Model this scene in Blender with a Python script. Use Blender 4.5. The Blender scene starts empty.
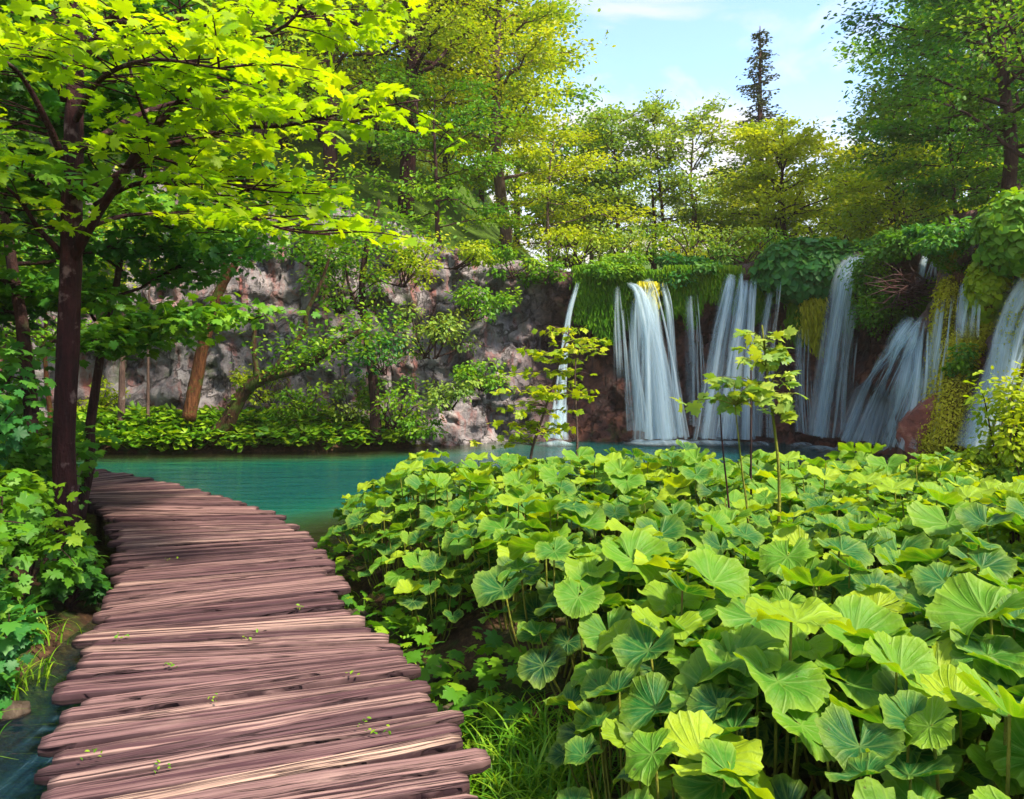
import bpy, math, random
import numpy as np
from mathutils import Vector, Matrix

# ------------------------------------------------------------------ camera, sky, sun, exposure
sc = bpy.context.scene
COL = sc.collection
F = 760.0                      # focal length in pixels of the 1024 wide frame
CH = 1.65                      # eye height above the boards
HZ = 360.0                     # row of the horizon
cam = bpy.data.cameras.new("camera"); camo = bpy.data.objects.new("camera", cam); COL.objects.link(camo)
cam.sensor_width = 36.0; cam.lens = 36.0 * F / 1024.0
cam.shift_y = (HZ - 399.5) / 1024.0
cam.clip_start = 0.05; cam.clip_end = 2000.0
camo.location = (0, 0, CH); camo.rotation_euler = (math.radians(90), 0, 0)
sc.camera = camo

SUN_EL, SUN_AZ = math.radians(51), math.radians(126)     # azimuth clockwise from +Y
world = bpy.data.worlds.new("World"); sc.world = world; world.use_nodes = True
wn, wl = world.node_tree.nodes, world.node_tree.links
wn.clear()
w_out = wn.new('ShaderNodeOutputWorld'); w_bg = wn.new('ShaderNodeBackground')
sky = wn.new('ShaderNodeTexSky'); sky.sky_type = 'NISHITA'; sky.sun_disc = False
sky.sun_elevation = SUN_EL; sky.sun_rotation = SUN_AZ; sky.air_density = 1.0; sky.dust_density = 0.2; sky.ozone_density = 3.0
w_tc = wn.new('ShaderNodeTexCoord'); w_sep = wn.new('ShaderNodeSeparateXYZ'); wl.new(w_tc.outputs['Generated'], w_sep.inputs[0])
w_map = wn.new('ShaderNodeMapping'); w_map.inputs['Scale'].default_value = (2.2, 2.2, 4.6); w_map.inputs['Location'].default_value = (0.35, 0.2, 0.15)
wl.new(w_tc.outputs['Generated'], w_map.inputs['Vector'])
w_no = wn.new('ShaderNodeTexNoise'); w_no.inputs['Scale'].default_value = 1.6; w_no.inputs['Detail'].default_value = 8; w_no.inputs['Roughness'].default_value = 0.55
w_no.inputs['Distortion'].default_value = 0.5
wl.new(w_map.outputs[0], w_no.inputs['Vector'])
w_r = wn.new('ShaderNodeValToRGB'); w_r.color_ramp.elements[0].position = 0.42; w_r.color_ramp.elements[1].position = 0.55
wl.new(w_no.outputs['Fac'], w_r.inputs[0])
w_hz = wn.new('ShaderNodeMapRange'); w_hz.inputs['From Min'].default_value = 0.34; w_hz.inputs['From Max'].default_value = 0.08
wl.new(w_sep.outputs['Z'], w_hz.inputs['Value'])
w_max = wn.new('ShaderNodeMath'); w_max.operation = 'MAXIMUM'
wl.new(w_r.outputs[0], w_max.inputs[0]); wl.new(w_hz.outputs[0], w_max.inputs[1])
w_mul = wn.new('ShaderNodeMath'); w_mul.operation = 'MULTIPLY'; w_mul.inputs[1].default_value = 0.88
wl.new(w_max.outputs[0], w_mul.inputs[0])
w_mix = wn.new('ShaderNodeMix'); w_mix.data_type = 'RGBA'
wl.new(w_mul.outputs[0], w_mix.inputs[0]); wl.new(sky.outputs[0], w_mix.inputs[6]); w_mix.inputs[7].default_value = (2.5, 2.35, 2.2, 1)
w_gl = wn.new('ShaderNodeMix'); w_gl.data_type = 'RGBA'; w_gl.inputs[6].default_value = (2.45, 2.4, 2.35, 1); w_gl.inputs[7].default_value = (3.2, 2.55, 1.85, 1)
wl.new(w_hz.outputs[0], w_gl.inputs[0]); wl.new(w_gl.outputs[2], w_mix.inputs[7])
wl.new(w_mix.outputs[2], w_bg.inputs[0]); w_bg.inputs[1].default_value = 0.15
wl.new(w_bg.outputs[0], w_out.inputs[0])

sun = bpy.data.lights.new("sun", 'SUN'); sun.energy = 3.7; sun.angle = math.radians(6); sun.color = (1.0, 0.87, 0.68)
suno = bpy.data.objects.new("sun", sun); COL.objects.link(suno)
sd = Vector((math.sin(SUN_AZ) * math.cos(SUN_EL), math.cos(SUN_AZ) * math.cos(SUN_EL), math.sin(SUN_EL)))
suno.rotation_euler = sd.to_track_quat('Z', 'Y').to_euler(); suno.location = sd * 60

sc.view_settings.view_transform = 'Standard'; sc.view_settings.look = 'None'; sc.view_settings.gamma = 1.0
sc.view_settings.exposure = 1.58
sc.render.engine = 'CYCLES'
sc.cycles.use_denoising = True
sc.cycles.max_bounces = 7; sc.cycles.diffuse_bounces = 4; sc.cycles.transmission_bounces = 4; sc.cycles.transparent_max_bounces = 14
sc.cycles.caustics_reflective = False; sc.cycles.caustics_refractive = False; sc.cycles.sample_clamp_indirect = 6

# ------------------------------------------------------------------ helpers
rs = np.random.RandomState(7)
def at(px, py, Y): return np.array([(px - 512.0) / F * Y, Y, CH + (HZ - py) / F * Y])

def hash3(ix, iy, iz, seed=0):
    n = (ix.astype(np.int64) * 374761393 + iy.astype(np.int64) * 668265263 + iz.astype(np.int64) * 2147483647 + seed * 974711) & 0x7fffffff
    n = (n ^ (n >> 13)) * 1274126177 & 0x7fffffff
    n = (n ^ (n >> 16)) & 0xffff
    return n / 65535.0
def vnoise(p, seed=0):
    p = np.asarray(p, float); i = np.floor(p).astype(np.int64); f = p - i; f = f * f * (3 - 2 * f)
    r = 0
    for dx in (0, 1):
        for dy in (0, 1):
            for dz in (0, 1):
                w = (f[..., 0] if dx else 1 - f[..., 0]) * (f[..., 1] if dy else 1 - f[..., 1]) * (f[..., 2] if dz else 1 - f[..., 2])
                r = r + w * hash3(i[..., 0] + dx, i[..., 1] + dy, i[..., 2] + dz, seed)
    return r * 2 - 1
def fbm(p, oct=4, seed=0, gain=0.5):
    p = np.asarray(p, float); a, s, t = 1.0, 0, 0
    for k in range(oct):
        s = s + a * vnoise(p, seed + k); t += a; a *= gain; p = p * 2.03 + 11.3
    return s / t
def nrm(v):
    v = np.asarray(v, float); return v / (np.linalg.norm(v, axis=-1, keepdims=True) + 1e-9)

class G:
    """collects vertices and faces of ONE mesh"""
    def __init__(s): s.v = []; s.f = []; s.a = {}; s.n = 0
    def add(s, v, faces, **attrs):
        v = np.asarray(v, float).reshape(-1, 3)
        for F_ in (faces if isinstance(faces, list) else [faces]):
            s.f.append(np.asarray(F_, int) + s.n)
        for k in set(s.a) | set(attrs):
            if k not in s.a: s.a[k] = [np.zeros(s.n)] if s.n else []
            x = attrs.get(k, 0.0)
            s.a[k].append(np.broadcast_to(np.asarray(x, float), (len(v),)).copy())
        s.v.append(v); s.n += len(v)
    def mesh(s, name, mat, smooth=False, org=None):
        me = bpy.data.meshes.new(name)
        V = np.concatenate(s.v) - (np.zeros(3) if org is None else np.array(org)); me.vertices.add(len(V)); me.vertices.foreach_set('co', V.ravel().astype(np.float32))
        li = np.concatenate([f.ravel() for f in s.f]); tot = np.concatenate([np.full(len(f), f.shape[1]) for f in s.f])
        st = np.concatenate([[0], np.cumsum(tot)[:-1]])
        me.loops.add(len(li)); me.loops.foreach_set('vertex_index', li.astype(np.int32))
        me.polygons.add(len(tot)); me.polygons.foreach_set('loop_start', st.astype(np.int32))
        if smooth: me.polygons.foreach_set('use_smooth', np.ones(len(tot), bool))
        for k, x in s.a.items():
            at_ = me.attributes.new(k, 'FLOAT', 'POINT'); at_.data.foreach_set('value', np.concatenate(x).astype(np.float32))
        me.materials.append(mat); me.update(calc_edges=True); me.validate()
        return me
    def build(s, name, mat, parent=None, smooth=False):
        o = bpy.data.objects.new(name, s.mesh(name, mat, smooth, None if parent is None else parent.location)); COL.objects.link(o)
        if parent is not None: o.parent = parent
        return o
def tag(o, label=None, cat=None, group=None, kind=None):
    for k, v in (('label', label), ('category', cat), ('group', group), ('kind', kind)):
        if v: o[k] = v
    return o
def thing(name, loc, label, cat, group=None):
    o = bpy.data.objects.new(name, None); COL.objects.link(o); o.location = Vector([float(c) for c in loc]); o.empty_display_size = 0.2
    return tag(o, label, cat, group)

def grid_faces(nu, nv, closed=False):
    """nu rows x nv columns of vertices -> quads"""
    i, j = np.meshgrid(np.arange(nu - 1), np.arange(nv if closed else nv - 1), indexing='ij')
    j2 = (j + 1) % nv
    return np.stack([i * nv + j, i * nv + j2, (i + 1) * nv + j2, (i + 1) * nv + j], -1).reshape(-1, 4)
def spline(pts, n):
    pts = np.asarray(pts, float)
    if len(pts) == 2: return pts[0] + (pts[1] - pts[0]) * np.linspace(0, 1, n)[:, None]
    P = np.vstack([2 * pts[0] - pts[1], pts, 2 * pts[-1] - pts[-2]])
    t = np.linspace(0, len(pts) - 1 - 1e-6, n); i = t.astype(int); u = (t - i)[:, None]
    p0, p1, p2, p3 = P[i], P[i + 1], P[i + 2], P[i + 3]
    return 0.5 * ((2 * p1) + (-p0 + p2) * u + (2 * p0 - 5 * p1 + 4 * p2 - p3) * u * u + (-p0 + 3 * p1 - 3 * p2 + p3) * u ** 3)
def tube(g, pts, rad, sides=6, bump=0.0, **attrs):
    pts = np.asarray(pts, float); n = len(pts)
    T = nrm(np.gradient(pts, axis=0)); ref = np.array([0.13, 0.21, 1.0]) if abs(T[:, 2]).mean() < 0.8 else np.array([1.0, 0.1, 0.05])
    A = nrm(np.cross(T, ref)); B = np.cross(T, A)
    an = np.linspace(0, 2 * np.pi, sides, endpoint=False)
    r = np.broadcast_to(np.asarray(rad, float), (n,))[:, None] * np.ones((1, sides))
    if bump:
        r = r * (1 + bump * fbm(np.stack([np.cos(an)[None] * 1.5 + np.zeros((n, 1)), np.sin(an)[None] * 1.5 + np.zeros((n, 1)),
                 (np.arange(n) * 0.6)[:, None] + np.zeros((1, sides))], -1) + pts[0].sum(), 3))
    V = pts[:, None] + r[..., None] * (np.cos(an)[None, :, None] * A[:, None] + np.sin(an)[None, :, None] * B[:, None])
    g.add(V, [grid_faces(n, sides, True), np.arange(sides)[None, ::-1], (np.arange(sides) + (n - 1) * sides)[None]], **attrs)

# leaf templates: x along the leaf, y across, z the normal
def T_quad():
    return np.array([[0, 0, 0], [.5, -.36, .04], [1, 0, -.06], [.5, .36, .04]], float), np.array([[0, 1, 2, 3]])
def T_oval():
    return np.array([[0, 0, 0], [.28, -.27, .05], [.68, -.25, .03], [1, 0, -.12], [.68, .25, .03], [.28, .27, .05]], float), np.array([[0, 1, 2, 3], [0, 3, 4, 5]])
def T_maple():
    half = [(0, 0), (-.10, .16), (-.06, .40), (.10, .30), (.16, .50), (.22, .62), (.34, .50), (.40, .58), (.50, .60), (.46, .32), (.58, .30), (.66, .36), (.74, .24), (.80, .12), (1.0, 0)]
    up = half[1:-1]; per = [(0.04, 0)] + up + [(1, 0)] + [(x, -y) for x, y in up[::-1]]
    per = np.array(per); c = np.array([[.32, 0]])
    V = np.vstack([c, per]); r = np.hypot(V[:, 0] - .3, V[:, 1])
    z = -.35 * r ** 2 + .06 * np.abs(V[:, 1]); V = np.column_stack([V, z])
    n = len(per); i = np.arange(n)
    return V, np.stack([np.zeros(n, int), 1 + i, 1 + (i + 1) % n], 1)
TQ, TO, TM = T_quad(), T_oval(), T_maple()
def leaves(g, tmpl, pos, size, R, tilt=0.5, up=(0, 0, 1), out=None, rnd=None, droop=0.0):
    """one leaf per position; normals scatter round `up` (an array or a vector)"""
    tv, tf = tmpl; n = len(pos); pos = np.asarray(pos, float)
    Z = nrm(np.broadcast_to(np.asarray(up, float), (n, 3)) + R.normal(0, tilt, (n, 3)))
    d = R.normal(0, 1, (n, 3)) if out is None else np.asarray(out, float) + R.normal(0, .45, (n, 3))
    d[:, 2] -= droop
    X = nrm(d - (d * Z).sum(1, keepdims=True) * Z); Yv = np.cross(Z, X)
    s = (size * R.uniform(.65, 1.25, n))[:, None, None]
    V = pos[:, None] + s * (tv[None, :, 0, None] * X[:, None] + tv[None, :, 1, None] * Yv[:, None] + tv[None, :, 2, None] * Z[:, None])
    Fc = tf[None] + (np.arange(n) * len(tv))[:, None, None]
    rn = R.uniform(0, 1, n) if rnd is None else np.clip(rnd + R.normal(0, .13, n), 0, 1)
    g.add(V, Fc.reshape(-1, tf.shape[1]), rnd=np.repeat(rn, len(tv)))

# ------------------------------------------------------------------ materials
class NT:
    def __init__(s, name):
        s.m = bpy.data.materials.new(name); s.m.use_nodes = True; s.t = s.m.node_tree; s.t.nodes.clear()
        s.out = s.n('ShaderNodeOutputMaterial')
    def n(s, kind, **kw):
        x = s.t.nodes.new(kind)
        for k, v in kw.items(): setattr(x, k, v)
        return x
    def l(s, a, b): s.t.links.new(a, b)
    def attr(s, name): return s.n('ShaderNodeAttribute', attribute_name=name).outputs['Fac']
    def ramp(s, src, stops, interp='LINEAR'):
        r = s.n('ShaderNodeValToRGB'); cr = r.color_ramp; cr.interpolation = interp
        while len(cr.elements) < len(stops): cr.elements.new(0.5)
        for e, (p, c) in zip(cr.elements, stops):
            e.position = p; e.color = (c, c, c, 1) if isinstance(c, (int, float)) else (*c, 1)
        s.l(src, r.inputs[0]); return r.outputs[0]
    def noise(s, vec, scale, detail=5, rough=.55, dist=0):
        x = s.n('ShaderNodeTexNoise'); x.inputs['Scale'].default_value = scale; x.inputs['Detail'].default_value = detail
        x.inputs['Roughness'].default_value = rough; x.inputs['Distortion'].default_value = dist
        if vec is not None: s.l(vec, x.inputs['Vector'])
        return x.outputs['Fac']
    def math(s, op, a, b=None, c=None, clamp=False):
        x = s.n('ShaderNodeMath', operation=op, use_clamp=clamp)
        for i, q in enumerate((a, b, c)):
            if q is None: continue
            if isinstance(q, (int, float)): x.inputs[i].default_value = q
            else: s.l(q, x.inputs[i])
        return x.outputs[0]
    def mix(s, fac, a, b, mode='MIX'):
        x = s.n('ShaderNodeMix', data_type='RGBA', blend_type=mode)
        for i, q in ((0, fac), (6, a), (7, b)):
            if isinstance(q, (int, float)): x.inputs[i].default_value = q
            elif isinstance(q, tuple): x.inputs[i].default_value = (*q, 1)
            else: s.l(q, x.inputs[i])
        return x.outputs[2]
    def comb(s, x, y, z):
        c = s.n('ShaderNodeCombineXYZ')
        for i, q in enumerate((x, y, z)):
            if isinstance(q, (int, float)): c.inputs[i].default_value = q
            else: s.l(q, c.inputs[i])
        return c.outputs[0]
    def geo(s): return s.n('ShaderNodeNewGeometry').outputs['Position']
    def mapped(s, vec, scale):
        x = s.n('ShaderNodeMapping'); x.inputs['Scale'].default_value = scale; s.l(vec, x.inputs['Vector']); return x.outputs[0]
    def bump(s, h, strength=.5, dist=.02):
        b = s.n('ShaderNodeBump'); b.inputs['Strength'].default_value = strength; b.inputs['Distance'].default_value = dist
        s.l(h, b.inputs['Height']); return b.outputs[0]
    def princ(s, col, rough=.7, spec=.3, normal=None):
        p = s.n('ShaderNodeBsdfPrincipled')
        if isinstance(col, tuple): p.inputs['Base Color'].default_value = (*col, 1)
        else: s.l(col, p.inputs['Base Color'])
        if isinstance(rough, (int, float)): p.inputs['Roughness'].default_value = rough
        else: s.l(rough, p.inputs['Roughness'])
        p.inputs['Specular IOR Level'].default_value = spec
        if normal is not None: s.l(normal, p.inputs['Normal'])
        return p.outputs[0]
    def done(s, sh): s.l(sh, s.out.inputs['Surface']); return s.m

def leaf_mat(name, c0, c1, c2, trans=.45, spec=.35, rough=.5, ty=(1.25, 1.1, .25)):
    t = NT(name); oi = t.n('ShaderNodeObjectInfo').outputs['Random']
    v = t.math('ADD', t.attr('rnd'), t.math('MULTIPLY', t.math('SUBTRACT', oi, .5), .25), clamp=True)
    col = t.ramp(v, [(0, c0), (.5, c1), (1, c2)])
    tc = t.mix(1.0, col, tuple(ty), 'MULTIPLY')
    tr = t.n('ShaderNodeBsdfTranslucent'); t.l(tc, tr.inputs[0])
    mx = t.n('ShaderNodeMixShader'); mx.inputs[0].default_value = trans
    t.l(t.princ(col, rough, spec), mx.inputs[1]); t.l(tr.outputs[0], mx.inputs[2])
    return t.done(mx.outputs[0])
def bark_mat(name, c0, c1, lich=(.3, .27, .25), la=.62, scale=1.0):
    t = NT(name); g = t.geo()
    n1 = t.noise(t.mapped(g, (14 * scale, 14 * scale, 2.5 * scale)), 1.6, 6, .6)
    n2 = t.noise(g, 7 * scale, 4)
    col = t.ramp(n1, [(.3, c0), (.7, c1)])
    col = t.mix(t.ramp(n2, [(la, 0.0), (la + .08, .6)]), col, lich)
    return t.done(t.princ(col, .85, .2, t.bump(t.math('ADD', n1, t.math('MULTIPLY', t.noise(g, 30 * scale, 5), .4)), 1.0, .05)))

M = {}
M['maple'] = leaf_mat('maple_leaf', (.13, .33, .006), (.28, .46, .006), (.44, .56, .01), .55, .3, .5, (1.35, 1.3, .15))
M['bank_leaf'] = leaf_mat('bank_leaf', (.025, .13, .022), (.075, .25, .02), (.19, .38, .015), .4)
M['mid_green'] = leaf_mat('mid_green', (0.045, 0.18, 0.015), (0.12, 0.31, 0.012), (0.28, 0.44, 0.012), .45)
M['teal_green'] = leaf_mat('teal_green', (0.015, 0.12, 0.035), (0.045, 0.21, 0.03), (0.15, 0.34, 0.02), .4)
M['yellow_green'] = leaf_mat('yellow_green', (0.15, 0.28, 0.006), (0.3, 0.42, 0.006), (0.48, 0.52, 0.01), .5, ty=(1.2, 1.15, .2))
M['gold_green'] = leaf_mat('gold_green', (.28, .42, .008), (.45, .55, .012), (.62, .66, .03), .5, ty=(1.2, 1.1, .2))
M['pale_green'] = leaf_mat('pale_green', (0.13, 0.28, 0.06), (0.24, 0.38, 0.06), (0.38, 0.48, 0.05), .45)
M['spruce'] = leaf_mat('spruce_needle', (.025, .045, .03), (.05, .085, .045), (.10, .13, .05), .15)
M['moss'] = leaf_mat('moss', (0.03, 0.13, 0.01), (0.1, 0.25, 0.008), (0.25, 0.34, 0.01), .35, .1, .9)
M['moss_gold'] = leaf_mat('moss_gold', (.20, .25, .01), (.42, .42, .02), (.60, .55, .05), .3, .1, .9)
M['bark_moss'] = bark_mat('bark_moss', (.03, .014, .008), (.10, .05, .025), (.06, .12, .015), .48)
M['cover'] = leaf_mat('cover_leaf', (.06, .22, .01), (.16, .36, .01), (.30, .46, .012), .4)
M['grass'] = leaf_mat('grass_blade', (.05, .20, .01), (.13, .33, .01), (.28, .45, .02), .45)
M['twig'] = leaf_mat('dry_twig', (.05, .02, .02), (.10, .04, .035), (.17, .08, .05), 0.02)
M['bark_red'] = bark_mat('bark_red', (.012, .005, .007), (.055, .016, .018), (.26, .17, .17), .60)
M['bark_dark'] = bark_mat('bark_dark', (.02, .01, .012), (.07, .032, .028), (.12, .12, .06), .62)
M['bark_orange'] = bark_mat('bark_orange', (.04, .014, .008), (.19, .075, .03), (.06, .12, .015), .54)
M['bark_grey'] = bark_mat('bark_grey', (.05, .03, .03), (.17, .11, .09), (.3, .28, .25), .62)
M['stem'] = bark_mat('green_stem', (.08, .12, .01), (.22, .22, .03), (.15, .05, .03), .62)

def m_butterbur():
    t = NT('butterbur_leaf'); r = t.attr('lr'); a = t.attr('la'); v0 = t.attr('rnd')
    # palmate veins with forks towards the rim
    p = t.math('ABSOLUTE', t.math('SUBTRACT', t.math('FRACT', t.math('MULTIPLY', a, 9.0)), .5))
    w = t.math('MULTIPLY', r, p)
    vein = t.ramp(w, [(0.0, 1.0), (.028, .55), (.07, 0.0)])
    p2 = t.math('ABSOLUTE', t.math('SUBTRACT', t.math('FRACT', t.math('ADD', t.math('MULTIPLY', a, 27.0), t.math('MULTIPLY', r, 1.2))), .5))
    vein2 = t.math('MULTIPLY', t.ramp(p2, [(0.0, .7), (.16, 0.0)]), t.ramp(r, [(.25, 0.0), (.5, 1.0)]))
    vv = t.math('MAXIMUM', vein, vein2)
    ns = t.noise(t.comb(t.math('MULTIPLY', a, 26), t.math('MULTIPLY', r, 5), v0), 1.0, 5, .65)
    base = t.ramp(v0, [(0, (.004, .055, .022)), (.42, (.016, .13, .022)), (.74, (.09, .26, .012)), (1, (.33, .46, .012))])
    rimf = t.math('MULTIPLY', t.ramp(r, [(.6, 0.0), (1, .9)]), t.ramp(ns, [(.3, .3), (.7, 1.0)]))
    col = t.mix(rimf, base, t.mix(.75, base, (.32, .43, .02)))
    col = t.mix(t.math('MULTIPLY', vv, .38), col, (.30, .46, .10))
    col = t.mix(t.ramp(ns, [(.45, 0.0), (.8, .35)]), col, (.12, .33, .05))
    spots = t.noise(t.geo(), 38, 3); col = t.mix(t.ramp(spots, [(.70, 0.0), (.74, .7)]), col, (.07, .06, .02))
    h = t.math('ADD', t.math('MULTIPLY', vv, -.6), t.math('MULTIPLY', ns, 1.1))
    nm = t.bump(h, .55, .012)
    tr = t.n('ShaderNodeBsdfTranslucent'); t.l(t.mix(1.0, col, (1.5, 1.35, .2), 'MULTIPLY'), tr.inputs[0])
    mx = t.n('ShaderNodeMixShader'); mx.inputs[0].default_value = .40
    t.l(t.princ(col, .5, .3, nm), mx.inputs[1]); t.l(tr.outputs[0], mx.inputs[2]); return t.done(mx.outputs[0])
M['butterbur'] = m_butterbur()

def m_wood():
    t = NT('weathered_wood'); u = t.attr('lu'); v = t.attr('lv'); pr = t.attr('rnd'); ps = t.math('MULTIPLY', pr, 37.0)
    wv = t.noise(t.comb(t.math('MULTIPLY', u, 1.3), v, ps), 1.0, 3)
    vw = t.math('ADD', v, t.math('MULTIPLY', wv, .02))
    g1 = t.noise(t.comb(t.math('MULTIPLY', u, .8), t.math('MULTIPLY', vw, 46), ps), 1.0, 7, .62, .1)
    g2 = t.noise(t.comb(t.math('MULTIPLY', u, .45), t.math('MULTIPLY', vw, 20), ps), 1.0, 5, .6, .15)
    g3 = t.noise(t.comb(t.math('MULTIPLY', u, 2.5), t.math('MULTIPLY', v, 8), ps), 1.0, 4, .6)
    base = t.ramp(pr, [(0, (.09, .048, .055)), (.3, (.16, .088, .092)), (.65, (.26, .155, .148)), (.92, (.36, .235, .205)), (1, (.48, .33, .26))])
    col = t.mix(t.ramp(g1, [(.43, .95), (.55, 0.0)]), base, (.05, .02, .028))
    col = t.mix(t.ramp(g3, [(.36, .25), (.50, 0.0)]), col, (.13, .065, .07))
    col = t.mix(t.ramp(g3, [(.62, 0.0), (.8, .3)]), col, (.50, .35, .30))
    crack = t.ramp(t.math('ABSOLUTE', t.math('SUBTRACT', g2, .50)), [(.004, 1.0), (.016, 0.0)])
    col = t.mix(t.math('MULTIPLY', crack, .85), col, (.018, .006, .010))
    rot = t.math('MULTIPLY', t.attr('lside'), t.ramp(g3, [(.30, 1.0), (.62, .55)])); col = t.mix(rot, col, (.022, .010, .013))  # rot darkens plank sides and ends to paint in the shade of the gaps
    h = t.math('SUBTRACT', t.math('MULTIPLY', g1, .7), t.math('MULTIPLY', crack, .9))
    return t.done(t.princ(col, .75, .25, t.bump(h, .9, .025)))
M['wood'] = m_wood()

def m_ground():
    t = NT('soil_and_litter'); g = t.geo(); n = t.noise(g, 2.2, 8, .65); n2 = t.noise(g, 14, 6, .7)
    col = t.ramp(n2, [(.3, (.022, .012, .008)), (.5, (.06, .032, .018)), (.72, (.15, .085, .04))])
    col = t.mix(t.ramp(n, [(.48, 0.0), (.62, .8)]), col, (.035, .085, .012))
    sp = t.n('ShaderNodeSeparateXYZ'); t.l(g, sp.inputs[0]); col = t.mix(t.ramp(sp.outputs[2], [(.0, 0.0), (1.0, 0.0)]), col, col)
    mr = t.n('ShaderNodeMapRange'); mr.inputs['From Min'].default_value = 2.8; mr.inputs['From Max'].default_value = 3.4; t.l(sp.outputs[2], mr.inputs['Value'])
    col = t.mix(mr.outputs[0], col, t.ramp(n2, [(.3, (.03, .05, .01)), (.5, (.06, .13, .012)), (.7, (.14, .20, .015))]))
    return t.done(t.princ(col, .9, .2, t.bump(n2, 1.0, .06)))
M['ground'] = m_ground()
def m_rock():
    t = NT('cliff_rock'); g = t.geo(); z = t.attr('zone')      # zone 0 dry grey rock, 1 wet brown tufa
    big = t.noise(g, .55, 5, .6, .6); n = t.noise(g, 1.9, 9, .68, .3); f = t.noise(g, 7, 10, .8)
    st = t.noise(t.mapped(g, (3.2, 3.2, .35)), 1.3, 6, .6)
    vo = t.n('ShaderNodeTexVoronoi', feature='DISTANCE_TO_EDGE'); vo.inputs['Scale'].default_value = 1.25; vo.inputs['Randomness'].default_value = 1
    dv = t.n('ShaderNodeVectorMath', operation='ADD'); t.l(g, dv.inputs[0]); t.l(t.mapped(t.comb(n, st, big), (1.6, 1.6, 1.6)), dv.inputs[1])
    t.l(dv.outputs[0], vo.inputs['Vector']); cr = t.ramp(vo.outputs['Distance'], [(0, 1.0), (.06, 0.0)])
    dry = t.ramp(n, [(.30, (.035, .03, .04)), (.42, (.17, .155, .175)), (.56, (.36, .33, .35)), (.76, (.54, .50, .50))])
    dry = t.mix(t.ramp(st, [(.50, 0.0), (.66, .75)]), dry, (.33, .10, .08))
    dry = t.mix(t.ramp(big, [(.56, 0.0), (.70, .7)]), dry, (.05, .05, .07))
    wet = t.ramp(n, [(.30, (.018, .009, .012)), (.48, (.085, .034, .032)), (.62, (.22, .082, .052)), (.80, (.34, .15, .10))])
    wet = t.mix(t.ramp(st, [(.52, 0.0), (.72, .6)]), wet, (.03, .045, .055))
    col = t.mix(z, dry, wet)
    col = t.mix(t.math('MULTIPLY', cr, .6), col, (.012, .008, .01))
    gm = t.noise(g, 1.1, 6, .6); col = t.mix(t.ramp(gm, [(.60, 0.0), (.70, .7)]), col, (.04, .09, .012))
    h = t.math('ADD', t.math('ADD', t.math('MULTIPLY', n, 1.0), t.math('MULTIPLY', f, .35)), t.math('MULTIPLY', cr, -.5))
    ro = t.math('SUBTRACT', .85, t.math('MULTIPLY', z, .42))
    return t.done(t.princ(col, ro, .4, t.bump(h, 1.0, .22)))
M['rock'] = m_rock()
def m_mossrock():
    t = NT('mossy_tufa'); g = t.geo(); n = t.noise(g, 2.6, 8, .7); f = t.noise(t.mapped(g, (16, 16, 5)), 1.6, 6, .7)
    col = t.ramp(n, [(.32, (.05, .035, .012)), (.45, (.16, .13, .015)), (.58, (.34, .30, .02)), (.72, (.16, .24, .015))])
    col = t.mix(t.ramp(f, [(.35, .8), (.6, 0.0)]), col, (.05, .035, .01))
    return t.done(t.princ(col, .95, .05, t.bump(f, 1.0, .08)))
M['moss_rock'] = m_mossrock()
def m_boulder():
    t = NT('red_rock'); g = t.geo(); n = t.noise(g, 5, 8, .7)
    col = t.ramp(n, [(.3, (.05, .012, .012)), (.55, (.22, .06, .04)), (.75, (.42, .20, .14))])
    return t.done(t.princ(col, .6, .4, t.bump(n, 1.0, .08)))
M['boulder'] = m_boulder()
def m_stone():
    t = NT('wet_stone'); n = t.noise(t.geo(), 9, 8, .7); return t.done(t.princ(t.ramp(n, [(.3, (.02, .015, .012)), (.55, (.08, .055, .04)), (.75, (.18, .14, .10))]), .45, .5, t.bump(n, 1.0, .05)))
M['stone'] = m_stone()
def m_water():
    t = NT('pool_water'); g = t.geo(); d = t.attr('depth')
    w1 = t.noise(t.mapped(g, (.7, 2.6, 1)), 1.6, 4, .5); w2 = t.noise(t.mapped(g, (3, 9, 1)), 2.0, 3, .5)
    nm = t.bump(t.math('ADD', w1, t.math('MULTIPLY', w2, .3)), .5, .06)
    col = t.ramp(d, [(0, (.09, .09, .03)), (.25, (.04, .12, .05)), (.6, (.004, .11, .080)), (1, (.002, .075, .078))])
    fs = t.noise(t.mapped(g, (5, 1.0, 1)), 1.6, 5, .6, 1.2); fcol = t.ramp(fs, [(.34, (.003, .008, .02)), (.56, (.008, .028, .05)), (.70, (.08, .15, .21)), (.80, (.4, .5, .58))])
    col = t.mix(t.attr('flow'), col, fcol)
    dif = t.princ(col, .07, .5, nm)
    tr = t.n('ShaderNodeBsdfTransparent'); tr.inputs[0].default_value = (.75, .92, .85, 1)
    gl = t.n('ShaderNodeBsdfGlossy'); gl.inputs['Roughness'].default_value = .07; t.l(nm, gl.inputs['Normal'])
    fr = t.n('ShaderNodeFresnel'); fr.inputs['IOR'].default_value = 1.33; t.l(nm, fr.inputs['Normal'])
    m1 = t.n('ShaderNodeMixShader'); t.l(fr.outputs[0], m1.inputs[0]); t.l(tr.outputs[0], m1.inputs[1]); t.l(gl.outputs[0], m1.inputs[2])
    m2 = t.n('ShaderNodeMixShader'); t.l(t.ramp(d, [(0.02, .08), (.55, .90)]), m2.inputs[0]); t.l(m1.outputs[0], m2.inputs[1]); t.l(dif, m2.inputs[2])
    return t.done(m2.outputs[0])
M['water'] = m_water()
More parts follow.
